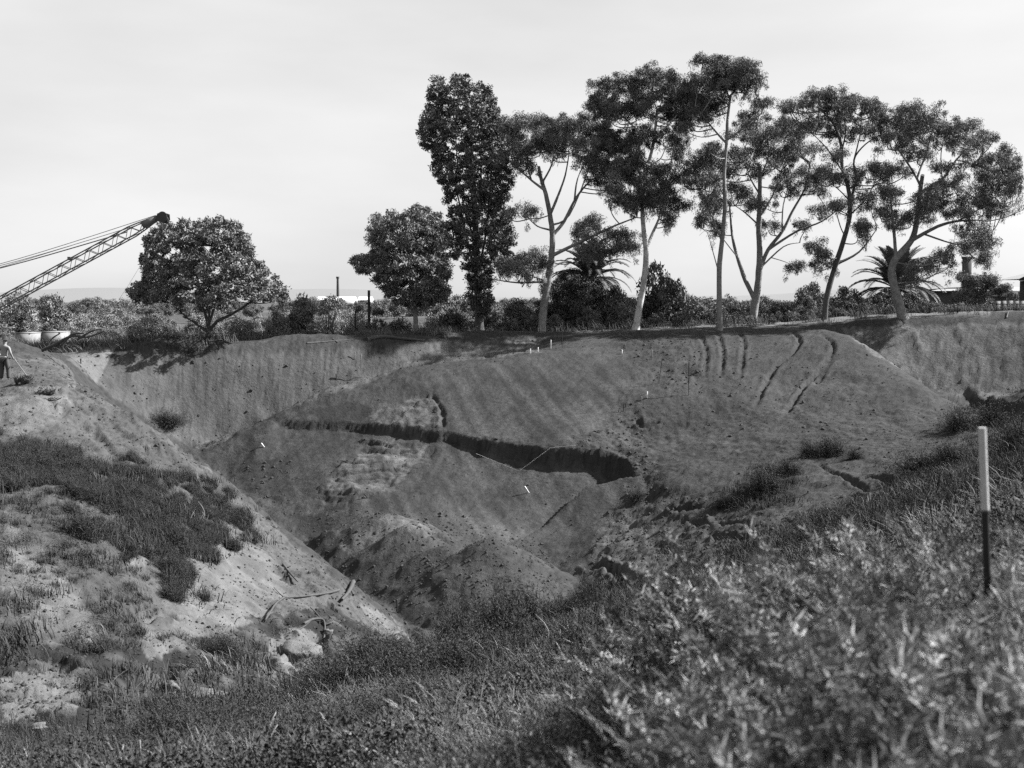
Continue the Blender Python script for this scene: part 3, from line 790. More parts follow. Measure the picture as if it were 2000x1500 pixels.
tree('gum_tree', 'broad gum tree with a thick bent trunk and drooping foliage at far right', 'tree', 98,
     [(1768, 630), (1756, 595), (1747, 560), (1742, 530), (1750, 505), (1780, 470), (1791, 430), (1795, 390), (1802, 342)], .44,
     [([(1782, 470), (1832, 442), (1870, 432), (1908, 430)], .18), ([(1796, 382), (1840, 350), (1868, 312), (1892, 288)], .14), ([(1801, 360), (1780, 330), (1760, 300), (1744, 270)], .11), ([(1803, 342), (1810, 295), (1822, 248)], .1),
      ([(1748, 508), (1746, 452), (1741, 402), (1734, 360)], .16), ([(1806, 458), (1858, 475), (1894, 480)], .09), ([(1868, 312), (1900, 320), (1935, 335)], .07), ([(1870, 432), (1910, 410), (1950, 380)], .08), ([(1795, 400), (1838, 388), (1880, 372)], .09),
      ([(1891, 440), (1920, 455), (1932, 480)], .05), ([(1840, 350), (1838, 300), (1845, 265)], .07), ([(1746, 455), (1765, 420), (1790, 400)], .06)],
     [(1780, 216, 44, 16), (1822, 236, 44, 17), (1770, 250, 44, 18), (1832, 262, 44, 18), (1872, 256, 34, 16), (1740, 275, 28, 16), (1882, 282, 30, 16), (1900, 252, 20, 13), (1922, 276, 17, 16), (1740, 330, 30, 15), (1728, 380, 28, 18),
      (1852, 330, 34, 14), (1870, 368, 44, 22), (1822, 390, 38, 18), (1902, 400, 38, 24), (1930, 330, 34, 24), (1952, 358, 30, 24), (1970, 335, 18, 30), (1976, 380, 13, 30), (1960, 298, 24, 20), (1902, 450, 38, 16), (1932, 480, 20, 14),
      (1880, 482, 28, 10), (1800, 420, 28, 14), (1750, 430, 28, 16), (1862, 420, 28, 15), (1850, 492, 24, 9), (1926, 502, 14, 10), (1720, 412, 18, 16), (1800, 300, 26, 9), (1945, 415, 22, 14), (1830, 520, 30, 16), (1790, 530, 26, 14)],
     bark=M_bark, leaf=M_leaf, group=EUC, seed=16, dens=.8, droop=1.1)
tree('leaning_tree', 'short thick-trunked tree in the shade behind the forked gum, beside the palm', 'tree', 108,
     [(1103, 632), (1100, 600), (1096, 570), (1092, 545)], .40, [([(1098, 582), (1084, 562), (1072, 548)], .16), ([(1096, 570), (1120, 545), (1135, 520)], .12)],
     [(1105, 555, 42, 26), (1085, 575, 24, 22), (1135, 560, 36, 30), (1150, 590, 40, 28), (1120, 600, 30, 20)], bark=M_bark, leaf=M_leaf_dark, seed=17, dens=1.3)
tree('poplar_tree', 'tall dark columnar poplar with a ragged pointed top, left of the gums', 'tree', 102,
     [(936, 622), (934, 580), (932, 520), (928, 430), (922, 330), (915, 240), (908, 180)], .45,
     [([(932, 560), (915, 480), (898, 400), (880, 320), (862, 240)], .12), ([(933, 540), (950, 450), (958, 360), (962, 280), (955, 200)], .12), ([(930, 480), (905, 400), (892, 300), (890, 200)], .09), ([(930, 460), (940, 360), (935, 250), (928, 190)], .09)],
     poly=[(848, 152), (856, 146), (872, 165), (880, 172), (890, 150), (902, 142), (916, 150), (926, 178), (938, 162), (952, 172), (966, 198), (982, 232), (984, 300), (1004, 345), (990, 395), (996, 440), (1010, 480), (985, 510), (966, 540), (962, 600), (950, 618), (922, 616), (910, 580), (915, 545), (895, 515), (872, 490), (868, 440), (880, 420), (870, 395), (872, 378), (845, 330), (850, 305), (822, 280), (818, 245), (834, 215), (838, 180)],
     nsub=1350, bark=M_bark_dark, leaf=M_leaf_dark, ln=.18, wd=.14, droop=0, subr=.42, per=40, gap=-.32, seed=18)
tree('round_tree', 'broad round-headed tree standing alone on the left rim beside the crane boom', 'tree', 84,
     [(406, 674), (407, 655), (408, 636)], .40,
     [([(404, 650), (384, 632), (366, 620), (348, 604), (330, 590)], .15), ([(411, 648), (424, 628), (452, 614), (486, 592), (510, 570)], .15), ([(408, 640), (398, 600), (385, 540), (370, 490)], .14), ([(409, 640), (425, 580), (440, 520), (445, 470)], .14), ([(408, 640), (410, 560), (412, 480)], .12)],
     poly=[(248, 566), (262, 548), (276, 556), (284, 540), (272, 510), (284, 488), (288, 462), (302, 446), (318, 430), (336, 440), (352, 428), (372, 434), (388, 426), (420, 424), (446, 430), (466, 436), (486, 462), (490, 490), (508, 506), (526, 528), (546, 548), (562, 572), (556, 592), (530, 586), (500, 590), (470, 580), (444, 592), (420, 606), (396, 604), (372, 590), (350, 596), (326, 584), (306, 598), (284, 596), (262, 590)],
     nsub=900, bark=M_bark_dark, leaf=M_leaf, ln=.18, wd=.12, droop=.1, subr=.34, per=44, gap=-.26, seed=19)
tree('feathery_tree', 'loose feathery tree between the power pole and the poplar, branches trailing left', 'tree', 93,
     [(811, 662), (812, 630), (810, 600), (812, 560)], .26,
     [([(811, 615), (790, 580), (765, 550), (735, 525), (705, 515)], .1), ([(812, 605), (830, 560), (845, 510), (850, 460)], .1), ([(811, 590), (800, 540), (785, 480), (770, 440)], .1), ([(812, 580), (815, 520), (820, 450)], .09)],
     poly=[(684, 512), (700, 500), (722, 500), (726, 480), (716, 462), (734, 420), (750, 424), (768, 414), (790, 422), (800, 404), (824, 402), (838, 408), (858, 420), (872, 450), (870, 490), (878, 530), (874, 570), (858, 600), (836, 606), (818, 594), (796, 600), (770, 590), (748, 566), (738, 548), (718, 536), (696, 526)],
     nsub=720, bark=M_bark, leaf=M_leaf, ln=.24, wd=.10, droop=.5, subr=.42, per=40, gap=-.2, seed=20)
tree('small_tree', 'small bushy tree in front of the brick chimney at right', 'tree', 121,
     [(1908, 592), (1908, 575), (1910, 560)], .14, [([(1908, 575), (1890, 560), (1880, 548)], .05), ([(1909, 572), (1930, 562)], .05)],
     [(1882, 546, 14, 12), (1905, 556, 22, 16), (1925, 556, 22, 18), (1945, 566, 22, 10), (1900, 575, 26, 10)], bark=M_bark_dark, leaf=M_leaf, seed=21, dens=1.5, spread=.8)

# ------------------------------------------------------------------ shrubs
def shrub_mesh(seed, leafn=1500, ln=.10, wd=.06, twiggy=0.0, leafm=None):
    global rng
    rng = np.random.default_rng(seed)
    n = 60
    d = unit(rng.normal(size=(n, 3))); d[:, 2] = np.abs(d[:, 2]) * 1.1 - .1
    c = d * (rng.random((n, 1)) ** .45) * np.array([.82, .82, 1.0]) + np.array([0, 0, .25])
    c[:, 2] = np.maximum(c[:, 2], .05)
    mb = MB(); sub_leaves(mb, c, rng.uniform(.14, .32, n), leafn / n, ln, wd, -.2, .75, True)
    f = mb.mesh('foliage', leafm, attr=True)
    st = MB()
    for i in range(14 + int(twiggy * 30)):
        g = Vector(c[rng.integers(n)]) * (1.15 if twiggy else .95)
        b = Vector((rng.uniform(-.12, .12), rng.uniform(-.12, .12), -.15))
        tube(st, [b, b.lerp(g, .5) + Vector((0, 0, .1)), g], [.035, .025, .008], 4, 0, False)
    return f, st.mesh('stems', M_bark if not twiggy else M_bark_dark)
SH = {'dark': [shrub_mesh(31 + i, 5600, .09, .065, leafm=M_leaf_dark) for i in range(3)], 'mid': [shrub_mesh(41 + i, 5200, .09, .06, leafm=M_leaf) for i in range(3)],
      'pale': [shrub_mesh(51 + i, 5000, .10, .04, leafm=M_leaf_pale) for i in range(3)], 'twiggy': [shrub_mesh(61 + i, 500, .08, .05, 1.0, M_leaf_pale) for i in range(2)]}

def shrub(px, py, hw, hh, Y, kind, label, name='shrub', group=None, cat='shrub'):
    sc = Y / FPX; c = P(px, py, Y)
    z = H1(c.x, c.y) - .05
    top = P(px, py - hh, Y).z
    hz = max(top - z, .3)
    root = empty(name, (c.x, c.y, z), label, cat, group)
    v = SH[kind][random.randrange(len(SH[kind]))]
    rot = random.uniform(0, 6.28)
    for nm, me in (('foliage', v[0]), ('stems', v[1])):
        o = bpy.data.objects.new(nm, me); link(o, root)
        o.scale = (hw * sc, hw * sc * .9, hz / 1.28); o.rotation_euler = (0, 0, rot)
    return root
GB = 'bushes under the trees on the far rim'
for a in [(1290, 640, 62, 128, 108, 'dark', 'big round dark bush right of the pale leaning gum trunk'),
          (1195, 640, 44, 84, 106, 'dark', 'tangled dark bush between the palm and the pale leaning gum'),
          (1130, 638, 50, 78, 114, 'dark', 'dark bush behind the leaning tree and left of the left palm'),
          (1330, 636, 36, 84, 112, 'dark', 'dark bush at the right shoulder of the big round dark bush'),
          (1210, 640, 40, 70, 116, 'dark', 'dark bush behind the left palm on its right'),
          (1230, 642, 30, 60, 102, 'mid', 'low bush at the foot of the pale leaning gum'),
          (1012, 640, 42, 58, 110, 'mid', 'grey-green bush between the poplar and the forked gum'),
          (978, 652, 30, 38, 103, 'mid', 'low bush just right of the poplar base'),
          (1082, 650, 28, 36, 102, 'mid', 'low bush right of the forked gum trunk'),
          (1150, 648, 34, 46, 104, 'mid', 'low bush in front of the left palm'),
          (886, 652, 44, 50, 100, 'dark', 'dark bush left of the poplar base'),
          (856, 640, 30, 50, 108, 'pale', 'pale bush showing between the feathery tree and the poplar'),
          (780, 662, 40, 44, 95, 'dark', 'dark low bush under the feathery tree, left of its trunk'),
          (735, 660, 40, 36, 96, 'dark', 'dark low bush by the foot of the power pole'),
          (842, 664, 34, 30, 94, 'dark', 'dark low bush under the feathery tree, right of its trunk'),
          (1356, 636, 38, 58, 112, 'mid', 'bush left of the tallest gum trunk'),
          (1440, 634, 30, 48, 112, 'dark', 'dark bush between the tallest gum and the low-forking one'),
          (1520, 630, 34, 44, 113, 'mid', 'bush just right of the low-forking gum'),
          (1566, 628, 34, 62, 112, 'mid', 'taller bush half way between the low-forking gum and the dark-stemmed one'),
          (1590, 600, 40, 50, 122, 'dark', 'dark tree-like bush behind the dark-stemmed gum'),
          (1655, 628, 32, 50, 108, 'dark', 'dark bush just right of the dark-stemmed gum'),
          (1730, 628, 40, 66, 108, 'dark', 'dark dense bush half hiding the base of the right palm'),
          (1785, 624, 36, 54, 110, 'dark', 'dark bush under the fronds on the right side of the right palm'),
          (1650, 622, 40, 64, 116, 'dark', 'dark tall bush behind the gap between dark-stemmed gum and right palm'),
          (1700, 628, 34, 46, 106, 'dark', 'dark bush in front of the right palm'),
          (1830, 612, 26, 22, 108, 'pale', 'pale grassy bush below the dark brick wall at right'),
          (1870, 616, 30, 26, 108, 'pale', 'pale rounded bush in front of the brick wall'),
          (1798, 618, 26, 26, 108, 'mid', 'rounded bush just right of the thick bent gum trunk'),
          (1930, 612, 34, 30, 112, 'mid', 'bush beside the board fence at far right'),
          (1975, 600, 20, 32, 114, 'dark', 'young dark shrub leaning over the board fence'),
          (40, 690, 60, 112, 100, 'pale', 'tall pale bush behind the man at far left'),
          (112, 672, 44, 98, 108, 'mid', 'darker bush under the middle of the crane boom'),
          (590, 640, 44, 60, 96, 'mid', 'bush right of the round-headed tree'),
          (540, 650, 36, 52, 94, 'pale', 'pale leafy bush just right of the round-headed tree'),
          (640, 655, 34, 62, 90, 'twiggy', 'bare pale twiggy bush between the round tree and the power pole'),
          (612, 668, 30, 40, 88, 'twiggy', 'fallen twiggy brush at the rim right of the round tree'),
          (470, 660, 38, 44, 92, 'pale', 'pale low bush behind the trunk of the round tree'),
          (700, 650, 30, 40, 102, 'pale', 'pale bush behind the short post')]:
    shrub(*a, group=GB)

# dark feathery weeds: many fine stems
def weed_mesh(seed, n=420, h=1.0, wd=.006):
    r = np.random.default_rng(seed)
    mb = MB()
    a = r.random(n) * 6.283; el = r.uniform(.15, 1.45, n); L = r.uniform(.35, 1.0, n) ** .8 * h * (1 + .25 * np.sin(a * 3 + seed))
    b = np.stack([r.normal(0, .12, n), r.normal(0, .12, n), np.full(n, -.1)], 1)
    d = np.stack([np.cos(a) * np.cos(el), np.sin(a) * np.cos(el), np.sin(el)], 1)
    d[:, 0] -= .15
    side = unit(np.cross(d, np.array([0, 0, 1.0]) + r.normal(0, .3, (n, 3))))
    rows = []
    for t, w_, dr in ((0, 1, 0), (.4, .9, -.01), (.75, .7, -.06), (1, .15, -.16)):
        p = b + d * (L * t)[:, None] + np.array([-.12 * t * t, 0, dr])
        rows += [p - side * wd * w_, p + side * wd * w_]
    V = np.stack(rows, 1).reshape(-1, 3)
    base = np.arange(n)[:, None] * 8
    F = np.concatenate([base + np.array([[2 * k, 2 * k + 1, 2 * k + 3, 2 * k + 2]]) for k in range(3)], 0)
    mb.add(V, F, np.repeat(r.uniform(.6, 1.5, n), 8))
    c = b + d * (L * r.uniform(.35, 1.0, n))[:, None]
    c = np.concatenate([b + d * (L * r.uniform(.25, 1.02, n))[:, None] + r.normal(0, .05, c.shape) for _ in range(20)])
    global rng
    rng = r
    add_leaves3(mb, c, .075 * h, .014, -.2, rng.uniform(.7, 1.5, len(c)))
    return mb.mesh('fronds', M_weed, attr=True)
WM = [weed_mesh(71), weed_mesh(72), weed_mesh(73)]
WMn = WM
def weed(px, py, hw, hh, label, near=False, ymin=1.5, group=None):
    c = hit1(px, py, ymin); sc = c.y / FPX
    hh *= 1.15; hw *= 1.25
    if py > 1000: hh *= 1.25
    if py > 1150 and px > 600: hh *= 1.35; hw *= 1.3
    root = empty('weed_bush', c, label, 'weed', group)
    o = bpy.data.objects.new('fronds', random.choice(WMn if near else WM)); link(o, root)
    o.scale = (hw * sc, hw * sc, hh * sc); o.rotation_euler = (0, 0, random.uniform(-.6, .6))
    return root
GW = 'dark feathery weed clumps'
for a in [(170, 1055, 46, 62, 'round dark feathery weed clump in the middle of the left bank'), (352, 1085, 34, 60, 'dark weed clump right of the round one on the left bank'),
          (345, 1130, 30, 50, 'dark weed clump beside the bare pale clay hollow'), (126, 905, 34, 40, 'dark weed clump high on the left bank below the shovel marks'),
          (335, 828, 40, 34, 'dark scrubby bush on the ledge at the foot of the far wall'), (440, 1282, 48, 44, 'weed clump below the pale clay hollow'),
          (1160, 1188, 34, 42, 'dark clump at the grass edge below the slumped clay'), (900, 1262, 46, 56, 'dark clump on the lip of the near bank, leftmost of the row'),
          (985, 1240, 60, 62, 'large dark clump on the lip of the near bank behind the heaps'), (1050, 1226, 50, 54, 'dark clump at the right end of the row on the near lip'),
          (1150, 1290, 60, 60, 'dark clump in the middle of the near bank'), (1190, 1400, 74, 60, 'dark spreading clump low on the near bank'),
          (720, 1300, 48, 46, 'dark clump at the left end of the near grass'), (770, 1480, 70, 60, 'dark clump at the bottom centre edge'), (1590, 1150, 50, 40, 'dark clump in the grass on the right bank'),
          (1500, 960, 48, 60, 'long dark weed patch across the right flank of the mound'), (1545, 925, 34, 36, 'dark weed tuft above the long patch on the mound'),
          (1585, 892, 30, 34, 'small weed tuft at the upper end of the patch on the mound'), (1628, 888, 38, 44, 'bushy weed tuft furthest up the mound'), (1672, 896, 20, 24, 'smallest weed tuft right of the bushy one'),
          (1800, 925, 60, 50, 'wide weed clump at the foot of the mound'), (1860, 905, 50, 50, 'dark weed clump right of the wide one in the hollow'), (1880, 840, 46, 50, 'weed clump in the hollow behind the end of the mound'),
          (1945, 830, 50, 50, 'weed clump deep in the hollow near the right edge'), (1250, 975, 24, 24, 'small dark weed on the broken corner of the cut'),
          (1420, 985, 30, 20, 'low weed left of the long patch'), (215, 955, 22, 22, 'small weed clump right of the highest one on the left bank'), (1990, 880, 46, 70, 'dark weed clump behind the striped pole')]:
    weed(*a[:4], a[4], group=GW)

# ------------------------------------------------------------------ scattering (one object each, many instances)
def tuft(seed, n, h0, h1, wd, wind=.5, heads=0, spread=.12, seg=4, hw=.006):
    r = np.random.default_rng(seed); mb = MB()
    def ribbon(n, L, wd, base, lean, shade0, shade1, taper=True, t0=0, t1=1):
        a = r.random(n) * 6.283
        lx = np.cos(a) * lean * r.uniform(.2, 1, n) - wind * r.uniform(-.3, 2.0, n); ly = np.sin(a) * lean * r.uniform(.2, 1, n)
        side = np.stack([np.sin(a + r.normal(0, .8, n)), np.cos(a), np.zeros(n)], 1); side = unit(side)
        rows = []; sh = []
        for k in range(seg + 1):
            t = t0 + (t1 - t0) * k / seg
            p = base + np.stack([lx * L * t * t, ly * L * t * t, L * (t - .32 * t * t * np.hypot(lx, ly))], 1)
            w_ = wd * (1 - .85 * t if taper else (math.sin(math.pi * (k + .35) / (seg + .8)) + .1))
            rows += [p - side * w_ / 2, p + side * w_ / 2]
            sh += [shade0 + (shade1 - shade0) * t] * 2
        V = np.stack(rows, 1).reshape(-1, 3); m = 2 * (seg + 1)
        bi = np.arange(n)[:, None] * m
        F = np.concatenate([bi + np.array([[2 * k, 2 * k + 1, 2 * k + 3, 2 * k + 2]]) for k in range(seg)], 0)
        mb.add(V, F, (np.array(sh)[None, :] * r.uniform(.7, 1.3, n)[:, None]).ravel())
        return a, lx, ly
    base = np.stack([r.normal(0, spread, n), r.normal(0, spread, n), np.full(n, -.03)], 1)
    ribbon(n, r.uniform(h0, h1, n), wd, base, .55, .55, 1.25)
    if heads:
        st = r.bit_generator.state
        base = np.stack([r.normal(0, spread, heads), r.normal(0, spread, heads), np.full(heads, -.03)], 1)
        L = r.uniform(h1 * .8, h1 * 1.15, heads)
        s1 = r.bit_generator.state
        ribbon(heads, L, hw * .8, base, .3, .8, 1.5, True)
        r.bit_generator.state = s1
        a = r.random(heads) * 6.283
        lx = np.cos(a) * .3 * r.uniform(.2, 1, heads) - wind * r.uniform(-.3, 2.0, heads); ly = np.sin(a) * .3 * r.uniform(.2, 1, heads)
        na = 34
        t = np.repeat(r.uniform(.84, 1.04, (heads, na)).ravel(), 1); hi = np.repeat(np.arange(heads), na)
        def pos(t): return base[hi] + np.stack([lx[hi] * L[hi] * t * t, ly[hi] * L[hi] * t * t, L[hi] * (t - .32 * t * t * np.hypot(lx[hi], ly[hi]))], 1)
        p0 = pos(t); ax_ = unit(pos(t + .05) - p0); o_ = unit(np.cross(ax_, r.normal(size=(len(t), 3))))
        env = np.sin(np.pi * np.clip((t - .82) / .24, .05, 1))[:, None]
        tipp = p0 + ax_ * hw * 5.5 + o_ * hw * 1.9 * env; sd_ = unit(np.cross(ax_, o_)) * hw * .32
        V = np.stack([p0 - sd_, tipp, p0 + sd_], 1).reshape(-1, 3)
        mb.add(V, np.arange(len(V)).reshape(-1, 3), np.repeat(r.uniform(1.3, 2.4, len(t)), 3))
    return mb

def source(mb, name, m):
    o = bpy.data.objects.new(name, mb.mesh(name, m, attr=True)); return o

def scatter(name, pts_, scl, rotz, srcs, label=None, idx=None, tilt=.12):
    """one object: the sources set out on the given points by geometry nodes"""
    n = len(pts_)
    me = bpy.data.meshes.new(name); me.vertices.add(n); me.vertices.foreach_set('co', np.asarray(pts_, np.float32).ravel())
    rot = np.stack([rng.normal(0, tilt, n), rng.normal(0, tilt, n), rotz], 1)
    a = me.attributes.new('rot', 'FLOAT_VECTOR', 'POINT'); a.data.foreach_set('vector', rot.astype(np.float32).ravel())
    a = me.attributes.new('scl', 'FLOAT', 'POINT'); a.data.foreach_set('value', np.asarray(scl, np.float32))
    a = me.attributes.new('idx', 'INT', 'POINT'); a.data.foreach_set('value', (idx if idx is not None else rng.integers(0, len(srcs), n)).astype(np.int32))
    o = bpy.data.objects.new(name, me); link(o)
    c = bpy.data.collections.new(name + '_sources')
    for i, s in enumerate(srcs):
        s.name = '%s_piece_%02d' % (name, i); c.objects.link(s)
    g = bpy.data.node_groups.new(name + '_scatter', 'GeometryNodeTree')
    g.interface.new_socket('Geometry', in_out='INPUT', socket_type='NodeSocketGeometry'); g.interface.new_socket('Geometry', in_out='OUTPUT', socket_type='NodeSocketGeometry')
    N = g.nodes; gi = N.new('NodeGroupInput'); go = N.new('NodeGroupOutput')
    ci = N.new('GeometryNodeCollectionInfo'); ci.inputs[0].default_value = c; ci.inputs[1].default_value = True; ci.inputs[2].default_value = True
    ip = N.new('GeometryNodeInstanceOnPoints'); ip.inputs['Pick Instance'].default_value = True
    def na(nm, ty):
        q = N.new('GeometryNodeInputNamedAttribute'); q.data_type = ty; q.inputs[0].default_value = nm; return q.outputs[0]
    g.links.new(gi.outputs[0], ip.inputs['Points']); g.links.new(ci.outputs[0], ip.inputs['Instance'])
    g.links.new(na('idx', 'INT'), ip.inputs['Instance Index'])
    er = N.new('FunctionNodeEulerToRotation'); g.links.new(na('rot', 'FLOAT_VECTOR'), er.inputs[0]); g.links.new(er.outputs[0], ip.inputs['Rotation'])
    g.links.new(na('scl', 'FLOAT'), ip.inputs['Scale'])
    g.links.new(ip.outputs[0], go.inputs[0])
    md = o.modifiers.new('scatter', 'NODES'); md.node_group = g
    tag(o, label, None, None, 'stuff')
    return o

rng = np.random.default_rng(99)
def polar(n, r0, r1, a0=-31, a1=31):
    r = np.exp(rng.uniform(math.log(r0), math.log(r1), n)); p = np.radians(rng.uniform(a0, a1, n))
    return r * np.sin(p), r * np.cos(p)
BANK = bank_m
G1 = region([(-500, 855), (60, 865), (130, 880), (210, 905), (330, 930), (430, 955), (480, 1000), (495, 1055), (400, 1085), (360, 1180), (330, 1150), (250, 1180), (230, 1260), (120, 1290), (-500, 1300)], 14, 45, 75, 1)
G2 = region([(180, 1290), (400, 1240), (640, 1330), (850, 1290), (900, 1500), (0, 1500), (0, 1420), (180, 1400)], 8, 35, 40, 2)
G3 = region([(1430, 960), (1500, 900), (1560, 900), (1560, 980), (1450, 1000)], 40, 75, 20, 3) + region([(1860, 770), (2200, 750), (2200, 960), (1780, 960), (1740, 920), (1900, 880)], 30, 88, 20, 4)
G4 = region([(1180, 1000), (1330, 1000), (1600, 1030), (1500, 1075), (1340, 1120)], 35, 70, 30, 5)
sp_ = region([(-500, 960), (120, 960), (180, 1040), (330, 1120), (330, 1180), (230, 1270), (-500, 1300)], 14, 40, 30, 6)
G1 = G1 * np.where(sp_ > 0, np.clip(.05 + 2.2 * fbm(GX * .8, GY * .8, 3, 93), 0, .6), np.clip(.8 + 2.2 * fbm(GX * .5, GY * .5, 3, 94), 0, 1))
GB_ = np.clip(BANK * 1.0 + G1 * .7 + G2 * .14 + G3 + G4 * .12, 0, 1)
patch = fbm(GX * .55, GY * .55, 4, 90); patch2 = fbm(GX * .28, GY * .28, 3, 92)
gden = GB_ * np.clip(.75 + 1.0 * patch, .1, 1)
def on_ground(x, y, dens, keep_scale=1.0):
    d = samp(dens, x, y); k = rng.random(len(x)) < d * keep_scale
    x, y = x[k], y[k]
    return np.stack([x, y, H(x, y)], 1), x, y

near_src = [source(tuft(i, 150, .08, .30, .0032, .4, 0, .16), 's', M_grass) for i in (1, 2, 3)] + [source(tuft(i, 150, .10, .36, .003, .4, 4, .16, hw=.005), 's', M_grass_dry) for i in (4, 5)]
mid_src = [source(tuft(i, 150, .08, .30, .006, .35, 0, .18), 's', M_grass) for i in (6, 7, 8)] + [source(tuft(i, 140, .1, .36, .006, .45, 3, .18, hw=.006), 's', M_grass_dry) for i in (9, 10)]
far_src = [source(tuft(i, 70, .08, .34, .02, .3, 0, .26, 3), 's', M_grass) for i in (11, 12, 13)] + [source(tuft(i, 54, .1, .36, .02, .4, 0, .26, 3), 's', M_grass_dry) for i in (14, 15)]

def leafy(seed, n, h, s, m):
    global rng
    rng = np.random.default_rng(seed); mb = MB()
    c = np.stack([rng.normal(0, .13, n), rng.normal(0, .13, n), rng.uniform(0, h, n)], 1)
    add_leaves(mb, c, s, s * .55, 0); return source(mb, 's', m)
near_weed = [leafy(81 + i, 300, .20, .016, M_leaf_dark) for i in range(2)] + [source(tuft(86, 90, .1, .3, .006, .2), 's', M_weed)]
def feathery(seed, ns=8, h=.42, m=None):
    r = np.random.default_rng(seed); mb = MB(); global rng; rng = r
    for k in range(ns):
        b = np.array([r.normal(0, .06), r.normal(0, .06), -.02]); L = h * r.uniform(.55, 1.15); lx = -r.uniform(-.2, .8); ly = r.normal(0, .25)
        pos = lambda t: b + np.stack([lx * L * t * t, ly * L * t * t, L * (t - .25 * t * t * abs(lx))], -1)
        tt = np.linspace(0, 1, 6); q = pos(tt); sd_ = np.array([.0016, .0008, 0])
        V = np.stack([q - sd_, q + sd_], 1).reshape(-1, 3); mb.add(V, [(2 * i, 2 * i + 1, 2 * i + 3, 2 * i + 2) for i in range(5)], np.full(12, .9))
        t = r.uniform(.1, .97, 75); c = pos(t) + r.normal(0, .012, (75, 3)) * (1.1 - t)[:, None]
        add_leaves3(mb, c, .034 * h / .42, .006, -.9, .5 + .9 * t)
        t = r.uniform(.86, 1.06, 60); c = pos(t) + r.normal(0, .005, (60, 3)); add_leaves3(mb, c, .022, .004, -.8, np.full(60, 2.2))
    return source(mb, 's', m)
feath = [feathery(201 + i, 9, .42, M_grass_dry if i % 2 else M_grass) for i in range(4)]
rng = np.random.default_rng(100)

def grass_idx(x, y, bias=0.0):
    v = samp(patch2, x, y) + bias + rng.normal(0, .14, len(x))
    dry = v > .13
    i = rng.integers(0, 3, len(x)); return np.where(dry, 3 + rng.integers(0, 2, len(x)), i)
def sizes(x, y, a, b):
    return rng.uniform(a, b, len(x)) * (1 + .5 * samp(patch, x, y))

x, y = polar(7000, 1.9, 7.5)
p, x, y = on_ground(x, y, gden)
right_bias = np.clip((x / np.maximum(y, 1)) * .6, -.2, .25)
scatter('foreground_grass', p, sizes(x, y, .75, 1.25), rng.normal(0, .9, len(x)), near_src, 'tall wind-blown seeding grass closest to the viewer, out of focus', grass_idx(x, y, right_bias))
tall_src = [source(tuft(90 + i, 44, .2, .5, .003, .4, 9, .13, 6, hw=.006), 's', M_grass_dry) for i in range(3)]
tall = BANK * np.clip((PXg - 1250) / 500, 0, 1) * np.clip(.55 + 1.5 * fbm(GX * .9, GY * .9, 3, 97), 0, 1)
x, y = polar(1000, 2.4, 9, 0, 31)
p, x, y = on_ground(x, y, tall)
x2, y2 = polar(5200, 1.9, 16, -8, 31)
p2, x2, y2 = on_ground(x2, y2, BANK * np.clip((PXg - 1000) / 700, .05, 1) * np.clip(.28 + 3.0 * patch, 0, 1))
scatter('feathery_weeds', p2, rng.uniform(.6, 1.2, len(x2)) * np.where((x2 / y2 > .12) & (np.hypot(x2, y2) < 6), 1.22, .95) * (1 + .8 * np.clip(samp(patch, x2, y2), -.3, .5)), rng.normal(0, 1, len(x2)), feath, 'feathery pale-tipped weeds thick on the right bank')
scatter('seeding_grass', p, sizes(x, y, .75, 1.15), rng.normal(0, .7, len(x)), tall_src, 'tall pale seeding grass round the striped pole')
x, y = polar(3600, 1.35, 9)
p, x, y = on_ground(x, y, BANK)
scatter('ground_weeds', p, rng.uniform(.7, 1.5, len(x)), rng.uniform(0, 6.28, len(x)), near_weed, 'low leafy weeds growing between the near grass')
x, y = polar(13000, 7.5, 22)
p, x, y = on_ground(x, y, gden)
scatter('bank_grass', p, sizes(x, y, .8, 1.4), rng.normal(0, 1.0, len(x)), mid_src, 'dense rough grass bent by the wind on the near bank', grass_idx(x, y, np.clip(x / np.maximum(y, 1) * .5 - .04, -.15, .2)))
x, y = polar(15000, 20, 88)
p, x, y = on_ground(x, y, gden)
scatter('slope_grass', p, sizes(x, y, .8, 1.5), rng.uniform(-3, 3, len(x)), far_src, 'rough grass and weeds over the left bank and the foot of the mound', grass_idx(x, y, -.12))
# dark undergrowth patches in the grass
dk = np.clip(.3 + 2.6 * fbm(GX * .45 + 9, GY * .45, 3, 95), 0, 1) * np.clip(BANK + G1 * 1.2 + G3, 0, 1)
x, y = polar(8500, 7.5, 60)
p, x, y = on_ground(x, y, dk, .8)
dark_src = [leafy(21 + i, 600, .34, .024, M_weed) for i in range(2)] + [source(tuft(23, 90, .1, .34, .012, .3, 0, .2, 3), 's', M_weed)]
rng = np.random.default_rng(101)
scatter('undergrowth', p, rng.uniform(.9, 1.7, len(x)), rng.normal(0, .8, len(x)), dark_src, 'dark low undergrowth patches through the bank grass')
x, y = polar(11000, 20, 45, -31, 0)
p, x, y = on_ground(x, y, np.clip(G1 * 1.2, 0, 1) * (sp_ == 0))
wsrc = [bpy.data.objects.new('s', q_) for q_ in (weed_mesh(78, 160, 1, .016), weed_mesh(79, 160, 1, .016))]
rng = np.random.default_rng(103)
scatter('bank_scrub', p, rng.uniform(.22, .55, len(x)), rng.uniform(-1, 1, len(x)), wsrc, 'dark matted weeds over the upper left bank')
x, y = polar(1500, 4, 46)
p, x, y = on_ground(x, y, np.clip(BANK + G3, 0, 1) * np.clip(1.15 - (PXg - 700) / 1200, .25, 1) * np.clip(-.05 + 3 * fbm(GX * .3 + 5, GY * .3, 3, 98), 0, 1))
